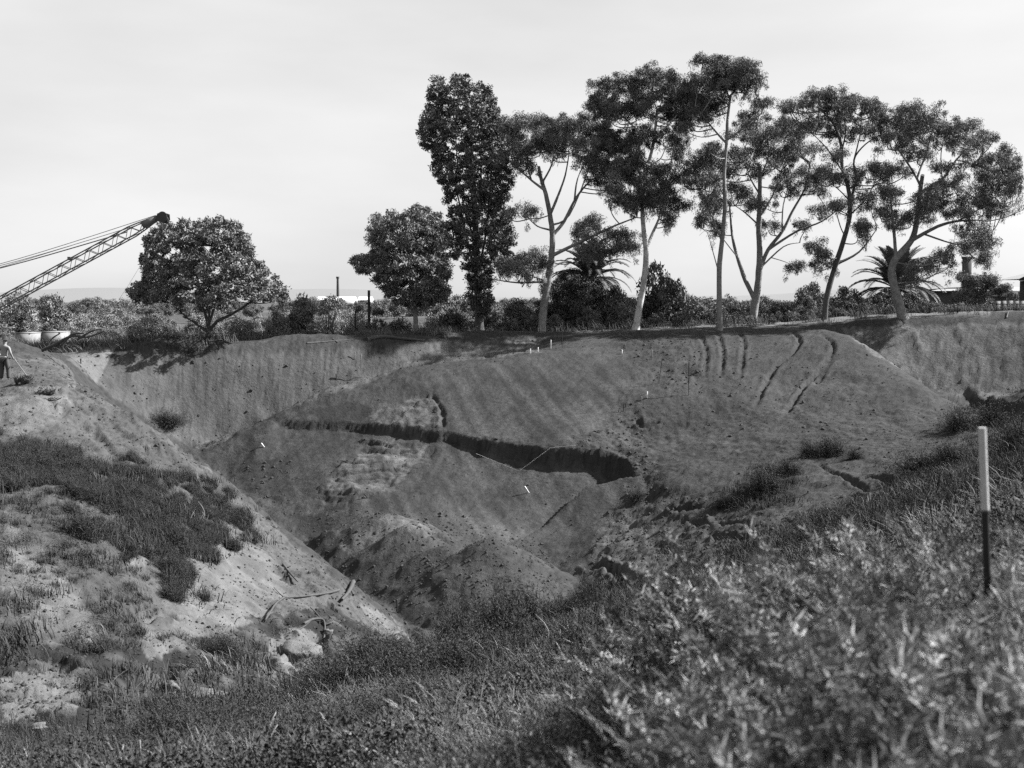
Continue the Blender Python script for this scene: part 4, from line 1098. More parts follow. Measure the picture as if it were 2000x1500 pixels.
scatter('bank_weeds', p, rng.uniform(.4, .95, len(x)) * np.clip(y / 14, .45, 1.3), rng.uniform(-1, 1, len(x)), [bpy.data.objects.new('s', q_) for q_ in WM], 'dark feathery weeds crowding in patches on the near bank')
x, y = polar(7000, 17, 40, -31, -4)
p, x, y = on_ground(x, y, np.clip(.6 * sp_ + .12 * low_l, 0, 1) * np.clip(.5 + 2 * patch, 0, 1))
scatter('sparse_tufts', p, rng.uniform(.4, 1.0, len(x)), rng.uniform(-3, 3, len(x)), [source(tuft(24 + i, 60, .1, .32, .018, .3, 0, .14, 3), 's', M_grass) for i in range(2)], 'small scattered tufts on the pale lower left bank')
# rough grass on the plateau behind the rim
plat = np.where((GY > 78) & (GX < -21) | (GY > 89) & (GX < -5) | (GY > 98) & (GX < 60), 1.0, 0.0) * np.clip(.75 + 1.2 * patch, 0, 1)
plat = np.where((GX > -5) & (GX < 42), plat * .3, plat)
plat = np.where((GZ < H(GX, np.clip(GY + 1.5, 1, 200)) - .7), 0, plat)
x, y = polar(15000, 76, 135)
p, x, y = on_ground(x, y, plat)
far2 = [source(tuft(25 + i, 40, .2, .7, .03, .3, 0, .3, 3), 's', M_grass_dry if i else M_grass) for i in range(3)]
scatter('rim_grass', p, rng.uniform(.7, 1.5, len(x)), rng.normal(0, .8, len(x)), far2, 'long dry grass on the flat ground beyond the pit')

def shrub_src(kind, i):
    f, s_ = SH[kind][i]
    o = bpy.data.objects.new('s', f); return o
def px_points(n, px0, px1, y0, y1):
    Y = rng.uniform(y0, y1, n); px = rng.uniform(px0, px1, n)
    x = (px - 1000) / FPX * Y; return np.stack([x, Y, H(x, Y) - .05], 1)
p = np.concatenate([px_points(150, -120, 330, 96, 135), px_points(60, 380, 720, 100, 140)])
scatter('scrub', p, rng.uniform(.7, 1.75, len(p)) * (1 + .35 * rng.random(len(p)) ** 6), rng.uniform(0, 6.28, len(p)), [shrub_src('pale', 0), shrub_src('pale', 1), shrub_src('mid', 0), shrub_src('pale', 2)], 'thick pale scrub beyond the left rim', tilt=.05)
p = np.concatenate([px_points(150, 850, 1420, 102, 122), px_points(150, 1380, 1830, 103, 124), px_points(50, 1780, 2100, 114, 120)])
scatter('undershrubs', p, rng.uniform(.7, 1.6, len(p)) * np.where((p[:, 0] > 1) & (p[:, 0] < 16), 1.35, 1) * np.where(p[:, 0] > 38, .5, 1) * np.where(p[:, 1] < 107, .6, 1), rng.uniform(0, 6.28, len(p)), [shrub_src('dark', 0), shrub_src('mid', 1), shrub_src('dark', 2), shrub_src('mid', 2)], 'low mixed scrub in the shade of the gum trees', tilt=.05)
p = px_points(520, -250, 2250, 150, 420)
p[:, 2] = -.9
scatter('distant_trees', p, rng.uniform(1.1, 3.0, len(p)), rng.uniform(0, 6.28, len(p)), [shrub_src('mid', 0), shrub_src('mid', 1), shrub_src('dark', 1)], 'low far-off belt of trees along the horizon', tilt=.05)

# clods of earth
def clod_mesh(seed, m):
    r = random.Random(seed); bm = bmesh.new(); bmesh.ops.create_icosphere(bm, subdivisions=1, radius=1)
    for v in bm.verts: v.co = Vector((v.co.x * r.uniform(.8, 1.2), v.co.y * r.uniform(.7, 1.1), v.co.z * r.uniform(.5, .9))) * r.uniform(.8, 1.1)
    me = bpy.data.meshes.new('clod'); bm.to_mesh(me); bm.free(); me.materials.append(m); return me
CL = [bpy.data.objects.new('s', clod_mesh(i, M_clod)) for i in range(4)]
cm = .06 + .9 * np.clip(rubble + toprub, 0, 1) + .35 * np.clip(wall_l + wall_r, 0, 1) + .25 * pitf + .25 * spur + .2 * region([(1350, 650), (1700, 690), (1890, 840), (1700, 930), (1400, 850), (1330, 760)], 50, 98, 10)
cm = cm + .8 * region([(470, 900), (560, 890), (600, 960), (560, 1010), (500, 960)], 55, 75, 16) + .4 * left_m
cm = cm + .5 * pitf + .5 * low_l
cm = cm * (1 - .9 * smooth_patch) * (1 - .5 * BANK) * np.where(GY > 97, .0, 1)
x, y = polar(60000, 15, 97)
p, x, y = on_ground(x, y, np.clip(cm, 0, 1), .9)
p[:, 2] += .01
sz = .025 + .085 * rng.random(len(x)) ** 5 + .03 * rng.random(len(x))
scatter('clods', p, sz * np.clip(y / 60, .5, 1.2), rng.uniform(0, 6.28, len(x)), CL, 'crumbled clods and stones lying over the bare slopes', tilt=.5)
#@@PART3@@
# ------------------------------------------------------------------ palms
def frond_mesh(seed, L, el, curl):
    r = random.Random(seed); mb = MB()
    pts_ = []; p = Vector((0, 0, 0)); a = el; n = 12
    for i in range(n + 1):
        pts_.append(p.copy()); a -= curl / n * (0.4 + 1.4 * i / n); p = p + Vector((math.cos(a), 0, math.sin(a))) * (L / n)
    tube(mb, pts_, [.05 * (1 - .85 * i / n) for i in range(n + 1)], 4, 0, False)
    k = 46
    V = []; F = []
    for i in range(3, k):
        t = i / k * n; j = min(int(t), n - 1); q = pts_[j].lerp(pts_[j + 1], t - j); d = (pts_[j + 1] - pts_[j]).normalized()
        up = Vector((-d.z, 0, d.x))
        ll = .62 * math.sin(math.pi * (.12 + .84 * i / k)) * L / 4 * r.uniform(.85, 1.1) + .08
        for s_ in (-1, 1):
            o = (Vector((0, s_, 0)) * .75 + d * .65 + up * .32 + Vector((0, 0, -.22))).normalized() * ll
            wd = d * .055
            b = len(V); V += [tuple(q - wd), tuple(q + wd), tuple(q + o * .6 + wd * .8 + Vector((0, 0, .02))), tuple(q + o + Vector((0, 0, -.1 * ll)))]; F.append((b, b + 1, b + 2, b + 3))
    mb.add(V, F, [r.uniform(.7, 1.3) for _ in V])
    return mb.mesh('frond', M_leaf_dark, attr=True)
def palm(px, py, Y, L, label, seed):
    r = random.Random(seed); c = P(px, py, Y); gz = H1(c.x, c.y)
    root = empty('palm_tree', (c.x, c.y, gz - .1), label, 'palm tree')
    mb = MB(); tube(mb, [(c.x, c.y, gz - .3), (c.x, c.y, (gz + c.z) / 2), (c.x, c.y, c.z)], [.42, .36, .45], 10, .12)
    mb.build('trunk', M_bark_dark, root, True)
    ms = [frond_mesh(seed + i, L * f, e, cu) for i, (e, cu, f) in enumerate([(1.45, .9, .95), (1.2, 1.2, 1), (.95, 1.4, 1.02), (.6, 1.4, 1), (.25, 1.3, .95), (-.1, 1.1, .85)])]
    for i in range(66):
        m_ = ms[i % 6]
        o = bpy.data.objects.new('frond', m_); link(o, root)
        o.location = (0, 0, c.z - gz + .1); o.rotation_euler = (r.uniform(-.08, .08), r.uniform(-.06, .06), i * 2.39996 + r.uniform(-.1, .1))
palm(1154, 545, 110, 4.7, 'palm tree with upright fan of fronds between the forked gum and the pale leaning gum', 301)
palm(1752, 566, 114, 5.3, 'wide dark palm tree behind the thick bent gum at right', 320)

# ------------------------------------------------------------------ dragline crane: lattice boom
YB = 72
tip = P(312, 423, YB); foot = P(-115, 655, YB)
gz = H1(foot.x, foot.y)
crane = empty('dragline_crane', (foot.x, foot.y, gz), 'lattice crane boom rising from the left edge of the photo with wire ropes', 'crane')
boom = bpy.data.objects.new('boom', None); link(boom, crane); boom.location = (0, 0, 0)
ax = (tip - foot); LB = ax.length; ax.normalize()
upv = Vector((-ax.z, 0, ax.x)); dv = Vector((0, 1, 0))
def bw(t): return .30 * min(1, .35 + t * 5, (1 - t) * 6 + .3)
def bpt(t, a, b): return foot + ax * (LB * t) + upv * (a * bw(t)) + dv * (b * bw(t) * 1.15)
for a in (-1, 1):
    for b in (-1, 1):
        mb = MB(); tube(mb, [bpt(t / 24, a, b) for t in range(25)], .042, 5); mb.build('chord', M_iron, boom)
NPAN = 15
for b in (-1, 1):
    for k in range(NPAN):
        t0, t1 = k / NPAN * .95 + .02, (k + 1) / NPAN * .95 + .02
        tm_ = (t0 + t1) / 2
        for q0, q1 in (((t0, -1), (tm_, 1)), ((tm_, 1), (t1, -1))):
            mb = MB(); tube(mb, [bpt(q0[0], q0[1], b), bpt(q1[0], q1[1], b)], .026, 4); mb.build('brace', M_iron, boom)
for a in (-1, 1):
    for k in range(NPAN):
        t0, t1 = k / NPAN * .95 + .02, (k + 1) / NPAN * .95 + .02
        mb = MB(); tube(mb, [bpt(t0, a, -1 if k % 2 else 1), bpt(t1, a, 1 if k % 2 else -1)], .024, 4); mb.build('brace', M_iron, boom)
for t in (.955, .87):                       # solid plates near the head
    for b in (-1, 1):
        mb = MB(); v = [bpt(t - .03, -1, b), bpt(t + .035, -1, b), bpt(t + .035, 1, b), bpt(t - .03, 1, b)]
        off = Vector((0, .02 * b, 0)); mb.add([tuple(p_ + off) for p_ in v] + [tuple(p_ + off * 2) for p_ in v], [(0, 1, 2, 3), (4, 5, 6, 7), (0, 1, 5, 4), (1, 2, 6, 5), (2, 3, 7, 6), (3, 0, 4, 7)])
        if t > .9: mb.build('plate', M_iron, boom)
hd = P(318, 425, YB)
def disc(mb, c, r, w_, n=14):
    v = []
    for s_ in (-1, 1):
        for k in range(n): v.append((c[0] + r * math.cos(6.2832 * k / n), c[1] + s_ * w_ / 2, c[2] + r * math.sin(6.2832 * k / n)))
    v += [(c[0], c[1] - w_ / 2, c[2]), (c[0], c[1] + w_ / 2, c[2])]
    mb.add(v, [(k, (k + 1) % n, n + (k + 1) % n, n + k) for k in range(n)])
    mb.add(v, [(2 * n, k, (k + 1) % n) for k in range(n)] + [(2 * n + 1, n + k, n + (k + 1) % n) for k in range(n)])
for i, (dx, dz, rr) in enumerate([(0.03, .10, .27), (.10, -.12, .24), (-.16, .02, .18)]):
    mb = MB(); disc(mb, (hd.x + dx, hd.y + (i - 1) * .16, hd.z + dz), rr, .12); mb.build('sheave', M_iron_d, crane)
for b in (-1, 1):
    mb = MB(); bx = [(-.30, -.22), (.16, -.34), (.36, -.12), (.34, .22), (.02, .33), (-.26, .22)]
    v = [(hd.x + p_[0], hd.y + b * .3, hd.z + p_[1]) for p_ in bx] + [(hd.x + p_[0], hd.y + b * .33, hd.z + p_[1]) for p_ in bx]
    mb.add(v, [(k, (k + 1) % 6, 6 + (k + 1) % 6, 6 + k) for k in range(6)]); mb.add(v, [(0, 1, 2, 3), (0, 3, 4, 5), (6, 7, 8, 9), (6, 9, 10, 11)])
    mb.build('head_plate', M_iron_d, crane)
gan = P(-235, 575, YB)
for p0, r_, dy in (((306, 421), .02, -.2), ((306, 427), .02, .2), ((248, 453), .035, 0), ((140, 479), .016, .1)):
    a_ = P(p0[0], p0[1], YB) + Vector((0, dy, 0))
    mb = MB(); mid = a_.lerp(gan, .5) - Vector((0, 0, .25)); tube(mb, smooth_path([a_, mid, gan], 6), r_, 4, 0, False); mb.build('wire_rope', M_wire, crane)
# hoist and drag ropes falling from the head
mb = MB(); tube(mb, smooth_path([P(316, 436, YB), P(272, 522, YB), P(222, 600, YB), P(170, 668, YB - 3)], 5), .009, 3, 0, False); mb.build('hoist_rope', M_wire, crane)
# pendant knob on the boom
mb = MB(); q = P(137, 505, YB); box(mb, q, (.16, .5, .2)); mb.build('bracket', M_iron_d, crane)
# machine outside the left edge
mb = MB(); box(mb, (foot.x - 3.1, YB, gz + 2.2), (5.0, 3.0, 2.4)); mb.build('cab', M_iron, crane)
for b in (-1, 1):
    mb = MB(); box(mb, (foot.x - 2.4, YB + b * 1.35, gz + .45), (4.8, .7, .9)); mb.build('track', M_iron_d, crane)
mb = MB(); tube(mb, [(foot.x - 4.6, YB, gz + 3.2), tuple(gan)], .08, 5); tube(mb, [(foot.x - 2, YB, gz + 3.2), tuple(gan)], .08, 5); mb.build('gantry', M_iron, crane)

# ------------------------------------------------------------------ man at the left edge
def skin_mesh(name, verts, edges, rad, m, parent, root_i=0, sub=1):
    me = bpy.data.meshes.new(name); me.from_pydata([tuple(v) for v in verts], edges, []); me.materials.append(m)
    o = bpy.data.objects.new(name, me); link(o, parent)
    md = o.modifiers.new('skin', 'SKIN'); md.use_smooth_shade = True
    for i, r_ in enumerate(rad): me.skin_vertices[0].data[i].radius = (r_ if isinstance(r_, tuple) else (r_, r_))
    for i in range(len(verts)): me.skin_vertices[0].data[i].use_root = (i == root_i)
    o.modifiers.new('sub', 'SUBSURF').levels = sub; o.modifiers['sub'].render_levels = sub
    return o
mp_ = P(9, 744, 47.5); mz = H1(mp_.x, mp_.y)
man = empty('person', (mp_.x, mp_.y, mz), 'bare-backed man in dark trousers at the left edge, holding a long-handled tool', 'person')
man.rotation_euler = (0, 0, R(-12))
# x right, y forward (away from the viewer), z up
bv = [(0, 0, .98), (0, .02, 1.12), (0, .05, 1.28), (0, .07, 1.42), (0, .08, 1.52), (0, .10, 1.62), (0, .11, 1.71), (0, .11, 1.76),
      (-.20, .06, 1.42), (-.29, .06, 1.17), (-.22, .22, .98), (-.17, .29, .93), (.20, .06, 1.42), (.30, .04, 1.17), (.27, .20, .99), (.26, .28, .94),
      (-.09, 0, .92), (-.12, .02, .50), (-.14, -.04, .10), (.09, 0, .92), (.15, .06, .50), (.19, .0, .10), (-.15, .10, .03), (.20, .14, .03)]
be = [(0, 1), (1, 2), (2, 3), (3, 4), (4, 5), (5, 6), (6, 7), (3, 8), (8, 9), (9, 10), (10, 11), (3, 12), (12, 13), (13, 14), (14, 15), (0, 16), (16, 17), (17, 18), (18, 22), (0, 19), (19, 20), (20, 21), (21, 23)]
br_ = [(.16, .11), (.145, .10), (.17, .11), (.17, .10), (.06, .06), (.085, .095), (.09, .10), (.05, .05), .065, .045, .036, .035, .065, .045, .036, .035, .10, .065, .04, .10, .065, .04, .035, .035]
skin_mesh('body', bv, be, br_, M_skin, man, 0, 2)
for s_, wx, wy, wz in ((-1, -.17, .29, .93), (1, .26, .28, .94)):           # fingers closed round the handle
    for k in range(4):
        x0 = wx + .012 * (k - 1.5)
        skin_mesh('finger', [(x0, wy + .02, wz), (x0, wy + .06, wz - .005), (x0, wy + .075, wz - .035), (x0, wy + .045, wz - .05)], [(0, 1), (1, 2), (2, 3)], [.010, .009, .009, .008], M_skin, man, 0, 1)
    skin_mesh('thumb', [(wx - s_ * .02, wy + .02, wz), (wx - s_ * .035, wy + .05, wz - .02), (wx - s_ * .02, wy + .06, wz - .045)], [(0, 1), (1, 2)], [.012, .010, .009], M_skin, man, 0, 1)
tv_ = [(0, 0, 1.0), (-.09, 0, .92), (-.12, .02, .50), (-.14, -.03, .12), (.09, 0, .92), (.15, .06, .50), (.19, .01, .12)]
skin_mesh('trousers', tv_, [(0, 1), (1, 2), (2, 3), (0, 4), (4, 5), (5, 6)], [(.18, .13), .12, .095, .085, .12, .095, .085], M_cloth, man, 0, 2)
mb = MB(); v = []
for k in range(16):
    t = 6.2832 * k / 16
    for z in (1.02, 1.06): v.append((.185 * math.cos(t), .01 + .135 * math.sin(t), z))
mb.add(v, [(2 * k, (2 * k + 2) % 32, (2 * k + 3) % 32, 2 * k + 1) for k in range(16)])
o = bpy.data.objects.new('belt', mb.mesh('belt', M_belt)); link(o, man)
for sx, sy in ((-.15, .04), (.20, .08)):
    skin_mesh('boot', [(sx, sy - .08, .09), (sx, sy + .0, .05), (sx, sy + .12, .04)], [(0, 1), (1, 2)], [.055, .05, .04], M_boot if sx < 0 else M_belt, man, 0, 1)
mb = MB()
for z, r_ in ((1.735, .17), (1.74, .105), (1.83, .09), (1.85, .02)):
    v = [(r_ * math.cos(6.2832 * k / 14), .11 + r_ * 1.1 * math.sin(6.2832 * k / 14), z) for k in range(14)]
    mb.add(v, [(k, (k + 1) % 14, (k + 1) % 14, k) for k in range(0)] or np.zeros((0, 4), int))
n0 = 14; V = []
for z, r_ in ((1.725, .18), (1.745, .11), (1.83, .095), (1.855, .03)):
    V += [(r_ * math.cos(6.2832 * k / n0), .11 + r_ * 1.1 * math.sin(6.2832 * k / n0), z) for k in range(n0)]
mb = MB(); mb.add(V, [(i * n0 + k, i * n0 + (k + 1) % n0, (i + 1) * n0 + (k + 1) % n0, (i + 1) * n0 + k) for i in range(3) for k in range(n0)])
o = bpy.data.objects.new('hat', mb.mesh('hat', M_hat)); link(o, man)
# long-handled tool with a dark bundle of roots at its end
a_ = man.matrix_basis @ Vector((.26, .33, .92)); a0 = man.matrix_basis @ Vector((-.30, .30, 1.02))
b_ = hit1(54, 742, 30) + Vector((0, 0, .12))
tl = empty('rake', tuple(b_), 'long wooden handled tool the man at the left edge is pushing', 'tool')
mb = MB(); tube(mb, [a0, a_, b_], .02, 5); mb.build('handle', M_wood, tl)
mb = MB(); box(mb, tuple(b_), (.28, .05, .12)); mb.build('blade', M_iron_d, tl)

def brush(px, py, w_, h_, label, seed, ymin=30, n=60, name='root_clump', m=None, cat='roots', thick=.018):
    r = random.Random(seed); c = hit1(px, py, ymin); sc = c.y / FPX; W, Hh = w_ * sc / 2, h_ * sc
    root = empty(name, tuple(c), label, cat); mb = MB()
    for i in range(n):
        a0_ = Vector((c.x + r.uniform(-W, W) * .8, c.y + r.uniform(-W, W) * .35, c.z + r.uniform(0, .25) * Hh))
        d = Vector((r.uniform(-1, 1) * W * .7, r.uniform(-.5, .5) * W * .5, r.uniform(.1, .75) * Hh))
        tube(mb, [a0_, a0_ + d * .5 + Vector((r.uniform(-.1, .1), 0, r.uniform(-.05, .1))) * Hh, a0_ + d], [thick, thick * .7, thick * .3], 4, 0, False)
    mb.build('twigs', m or M_root, root)
    mb = MB()
    for i in range(9):
        x0 = c.x + r.uniform(-W, W) * .75; zz = c.z + r.uniform(.0, .35) * Hh
        bm = bmesh.new(); bmesh.ops.create_icosphere(bm, subdivisions=1, radius=1)
        rx, rz = W * r.uniform(.2, .4), Hh * r.uniform(.2, .35)
        V = [(x0 + v.co.x * rx * r.uniform(.7, 1.2), c.y + v.co.y * rx, zz + v.co.z * rz * r.uniform(.7, 1.2)) for v in bm.verts]; F = [tuple(q.index for q in f.verts) for f in bm.faces]; bm.free()
        mb.add(V, F)
    mb.build('soil_lump', M_root, root)
brush(46, 750, 34, 26, 'dark clump of torn roots at the end of the man\'s tool', 401)
brush(92, 772, 42, 20, 'dark flat clump of torn turf lying near the lip of the pit', 402)
brush(100, 782, 36, 8, 'thin scrap of torn turf just below the dark clump on the lip', 403, n=25)

def limbs_thing(name, label, cat, paths, radii_, m, lift=.12, ymin=10):
    c = hit1(paths[0][0][0], paths[0][0][1], ymin)
    root = empty(name, tuple(c), label, cat)
    for pth, r_ in zip(paths, radii_):
        Yc = c.y
        q = []
        for i, p in enumerate(pth):
            h_ = hit1(p[0], p[1], ymin); 
            if abs(h_.y - Yc) > 6: h_ = P(p[0], p[1], Yc)
            Yc = h_.y; q.append(h_ + Vector((0, 0, lift * (.3 + .7 * ((i * 7) % 3) / 2))))
        q = smooth_path(q, 4); mb = MB(); tube(mb, q, [r_ * (1 - .6 * i / len(q)) for i in range(len(q))], 6, .15)
        mb.build('branch', m, root, True)
    return root
limbs_thing('dead_branch', 'dead forked branch lying on the left slope, bent down at its left end', 'branch', [[(662, 1153), (640, 1160), (600, 1167), (555, 1168)], [(558, 1166), (540, 1180), (522, 1208), (516, 1216)], [(556, 1168), (545, 1160), (535, 1150)]], [.055, .04, .02], M_root, .05)
limbs_thing('dead_branch', 'short dark stick sticking out of the left slope above the forked branch', 'branch', [[(553, 1104), (565, 1122), (582, 1143)]], [.045], M_root)
limbs_thing('dead_roots', 'tangle of dark dead roots hanging down the lower left slope', 'roots', [[(594, 1220), (612, 1212), (632, 1216), (634, 1240), (628, 1270), (640, 1294)], [(630, 1214), (618, 1200), (606, 1190)], [(632, 1222), (650, 1216), (640, 1204)], [(572, 1234), (594, 1226), (612, 1212)], [(606, 1266), (624, 1282), (636, 1292)], [(640, 1252), (680, 1256), (684, 1262)], [(645, 1268), (668, 1272), (690, 1272)]], [.045, .03, .03, .02, .03, .025, .025], M_root, .06)
limbs_thing('dead_branch', 'dark broken stick leaning on the slope at the right of the pale boulder', 'branch', [[(690, 1140), (682, 1162), (668, 1182)], [(690, 1165), (684, 1152)]], [.10, .05], M_root, .2)
limbs_thing('fallen_log', 'long pale fallen log lying on the rim between the round tree and the feathery tree', 'log', [[(600, 671), (640, 668), (690, 664)], [(650, 662), (660, 670)]], [.07, .05], M_bark_dark, .05, 70)
limbs_thing('fallen_log', 'dark rotten log in the shade at the foot of the feathery tree', 'log', [[(716, 664), (745, 660), (790, 664), (830, 666)]], [.2], M_root, .1, 70)
limbs_thing('brush_pile', 'dark cut brush heaped in a sloping line at the left below the round tree', 'brush', [[(82, 692), (110, 680), (140, 670), (170, 662), (205, 655)], [(90, 690), (100, 672), (118, 664)], [(120, 680), (140, 662), (165, 664)], [(150, 668), (180, 655), (200, 656)]], [.09, .06, .08, .06], M_root, .35, 60)
brush(120, 682, 60, 24, 'lower dark heap of cut brush left of the sloping brush line', 405, 60, 90, 'brush_pile', None, 'brush', .03)
brush(192, 660, 50, 16, 'upper dark end of the sloping brush line below the round tree', 408, 60, 90, 'brush_pile', None, 'brush', .03)
brush(152, 671, 60, 20, 'middle dark heap of cut brush on the sloping brush line', 406, 60, 90, 'brush_pile', None, 'brush', .03)
brush(738, 612, 26, 14, 'rusty ring and scrap lying on the bank beside the power pole', 407, 88, 30, 'scrap_heap', M_iron_d, 'scrap')

# ------------------------------------------------------------------ boulders and lumps of clay
def rock(px, py, w_, h_, label, m, seed, ymin=12, flat=1.0):
    c = hit1(px, py, ymin); sc = c.y / FPX
    r = random.Random(seed); bm = bmesh.new(); bmesh.ops.create_icosphere(bm, subdivisions=3, radius=1)
    off = r.uniform(0, 50)
    V = np.array([tuple(v.co) for v in bm.verts])
    n = np.round(perlin(V[:, 0] * 1.3 + off, V[:, 1] * 1.1 + V[:, 2] * 1.6) * 7) / 7 * .9 + perlin(V[:, 0] * 3.3 + off, V[:, 2] * 3.3 + V[:, 1] * 2) * .35
    V = V * (1 + n[:, None]); V = np.sign(V) * np.abs(V) ** .8
    V = V * np.array([w_ * sc / 2, w_ * sc / 2 * .8, h_ * sc * .62])
    F = [tuple(q.index for q in f.verts) for f in bm.faces]; bm.free()
    mb = MB(); mb.add(V, F); o = bpy.data.objects.new('boulder', mb.mesh('boulder', m, False)); link(o)
    o.location = (c.x, c.y, c.z + h_ * sc * .18); o.rotation_euler = (0, 0, r.uniform(-.5, .5))
    tag(o, label, 'boulder')
rock(585, 1290, 84, 44, 'large pale clay boulder at the foot of the left slope', M_rock, 1)
rock(545, 1306, 44, 30, 'rounded pale lump just left of the large clay boulder', M_rock, 2)
rock(400, 1362, 66, 18, 'flat cracked slab of pale clay left of the near grass', M_rock, 3)
rock(335, 1350, 28, 24, 'small pale lump left of the flat cracked slab', M_rock, 4)
rock(74, 1424, 34, 12, 'small flat pale stone at the bottom left', M_rock, 5)
rock(640, 1238, 20, 12, 'small pale stone among the dead roots', M_rock, 6)
rock(905, 1232, 40, 20, 'broken clay lump below the heaps on the pit floor', M_clod, 7, 30)
0 and rock(760, 1222, 40, 14, 'pale wedge of clay at the end of the left spur', M_rock, 8, 30)
0 and rock(690, 1052, 34, 12, 'ledge of clay on the pit floor left of the light heap', M_clod, 9, 40)

# ------------------------------------------------------------------ survey pegs, stakes and posts
def slope_n(x, y):
    e = .6; return Vector((-(H1(x + e, y) - H1(x - e, y)) / (2 * e), -(H1(x, y + e) - H1(x, y - e)) / (2 * e), 1)).normalized()
def peg(px, py, h_px, label, m, r_=.022, name='survey_peg', cat='peg', normal=False, lean=(0, 0), ymin=40, group='survey pegs and stakes on the mound', head=True):
    c = hit1(px, py, ymin); h_ = h_px * c.y / FPX
    d = slope_n(c.x, c.y) if normal else Vector((lean[0], lean[1], 1)).normalized()
    d = (d * 1.0 + Vector((lean[0], lean[1], 0)) * (1 if normal else 0)).normalized()
    mb = MB(); a = c - d * .15; b = c + d * h_
    q = d.to_track_quat('Z', 'Y')
    V = []
    for z, w_ in ((-.15, .5), (h_ * .97, 1), (h_, .8)):
        for sx, sy in ((-1, -1), (1, -1), (1, 1), (-1, 1)): V.append(tuple(q @ Vector((sx * r_ * w_, sy * r_ * w_, z))))
    F = [(i * 4 + k, i * 4 + (k + 1) % 4, i * 4 + 4 + (k + 1) % 4, i * 4 + 4 + k) for i in range(2) for k in range(4)] + [(8, 9, 10, 11)]
    mb.add(V, F); o = bpy.data.objects.new(name, mb.mesh(name, m)); link(o); o.location = c
    tag(o, label, cat, group)
    return o
W = M_wood_w; D = M_wood_d; N_ = M_wood
for a in [(1036, 690, 9, 'leftmost white peg on the crest of the mound', W), (1051, 687, 9, 'second white peg from the left on the crest of the mound', W), (1076, 681, 17, 'taller white stake just left of the tall dark pole on the crest', W),
          (1215, 692, 9, 'white peg right of the smooth top of the mound', W), (1273, 703, 20, 'grey stake on the rubbly top left of the wheel ruts', N_), (1264, 778, 13, 'thick white peg on the small terrace above the cut', W),
          (1253, 783, 9, 'low grey peg beside the thick white one', N_), (1218, 803, 15, 'dark peg at the upper end of the cut corner', D), (1222, 795, 8, 'short dark peg beside the one at the cut corner', D)]:
    peg(*a, r_=.035)
peg(1098, 680, 50, 'tall dark pole on the crest of the mound below the forked gum', D, .04, 'survey_pole', 'pole')
peg(1345, 772, 66, 'tall dark stake on the terrace casting a long shadow', D, .032, 'survey_pole', 'pole')
peg(1287, 748, 50, 'thin leaning dark stake left of the tall one on the terrace', D, .022, 'survey_pole', 'pole', lean=(.12, 0))
for a in [(1033, 962, 17, 'white peg standing out of the middle of the lower slope', W), (516, 873, 11, 'white peg at the left end of the lower slope', W), (718, 973, 13, 'dark peg on the lower slope left of the heap', D),
          (776, 922, 12, 'dark peg beside the layered pale clay', D), (1062, 1084, 14, 'dark crossed stake near the foot of the slope', D)]:
    peg(*a, r_=.03, normal=True, lean=(-.55, 0))
peg(776, 1196, 26, 'dark stake at the foot of the nearest heap', D, .035, 'survey_pole', 'pole')
peg(657, 742, 12, 'dark peg at the foot of the far wall', D, .04, ymin=60)
peg(706, 738, 46, 'pale thin stake against the far wall', N_, .03, 'wall_stake', 'stake', ymin=60)
peg(693, 702, 16, 'shorter pale stake high on the far wall', N_, .03, 'wall_stake', 'stake', ymin=60)
peg(158, 710, 10, 'small dark peg on the lip of the left wall', D, .04, ymin=60)
peg(1216, 697, 7, 'grey peg stub right of the white one on top', N_, .03)

def post(px, top, bot, Y, r_, label, m, name='post', cat='post'):
    c = P(px, bot, Y); t_ = P(px, top, Y); z0 = min(c.z, H1(c.x, c.y)) - .3
    mb = MB(); tube(mb, [(0, 0, z0 - z0), (0, 0, (t_.z - z0) * .5), (0, 0, t_.z - z0)], [r_ * 1.1, r_, r_ * .9], 8)
    o = bpy.data.objects.new(name, mb.mesh(name, m, True)); link(o); o.location = (c.x, c.y, z0); tag(o, label, cat); return o
post(721, 567, 628, 99, .13, 'dark sawn-off wooden pole left of the feathery tree', M_wood_d, 'wooden_pole', 'pole')
post(694, 608, 632, 98, .07, 'short dark post left of the sawn-off pole', M_wood_d, 'fence_post', 'post')
for i, (px, l_) in enumerate([(1862, 'thin dark post nearest the thick bent gum, before the brick wall'), (1948, 'thin dark post at the end of the board fence')]):
    post(px, 598, 612, 112, .05, l_, M_wood_d, 'fence_post', 'post')

# striped ranging pole close to the viewer
rp = P(1932, 1300, 4.1); zr = H1(rp.x, rp.y)
tp_ = P(1918, 835, 4.1)
pole = empty('ranging_pole', (rp.x, rp.y, zr), 'striped ranging pole standing in the near grass, white band above black band', 'pole')
dirn = (Vector((tp_.x - rp.x, 0, tp_.z - rp.z))).normalized()
joint = P(1924, 998, 4.1); j2 = P(1929, 1165, 4.1)
def band(a, b, r_, m, nm):
    mb = MB(); tube(mb, [a, b], r_, 14); mb.build(nm, m, pole, False)
band(tp_, joint, .0140, mat('worn_white_paint', .3, .7, .12, 30), 'white_band'); band(joint - dirn * .001, j2, .0132, mat('black_paint', .012, .6), 'black_band')
band(j2 - dirn * .001, Vector((rp.x + (j2.x - rp.x) * 0 + .0, rp.y, zr - .15)), .0128, M_wood_d, 'lower_band')
mb = MB(); disc(mb, (joint.x, joint.y, joint.z), .0145, .001); 
mb2 = MB(); tube(mb2, [joint + dirn * .004, joint - dirn * .004], .017, 14); mb2.build('collar', M_iron_d, pole)

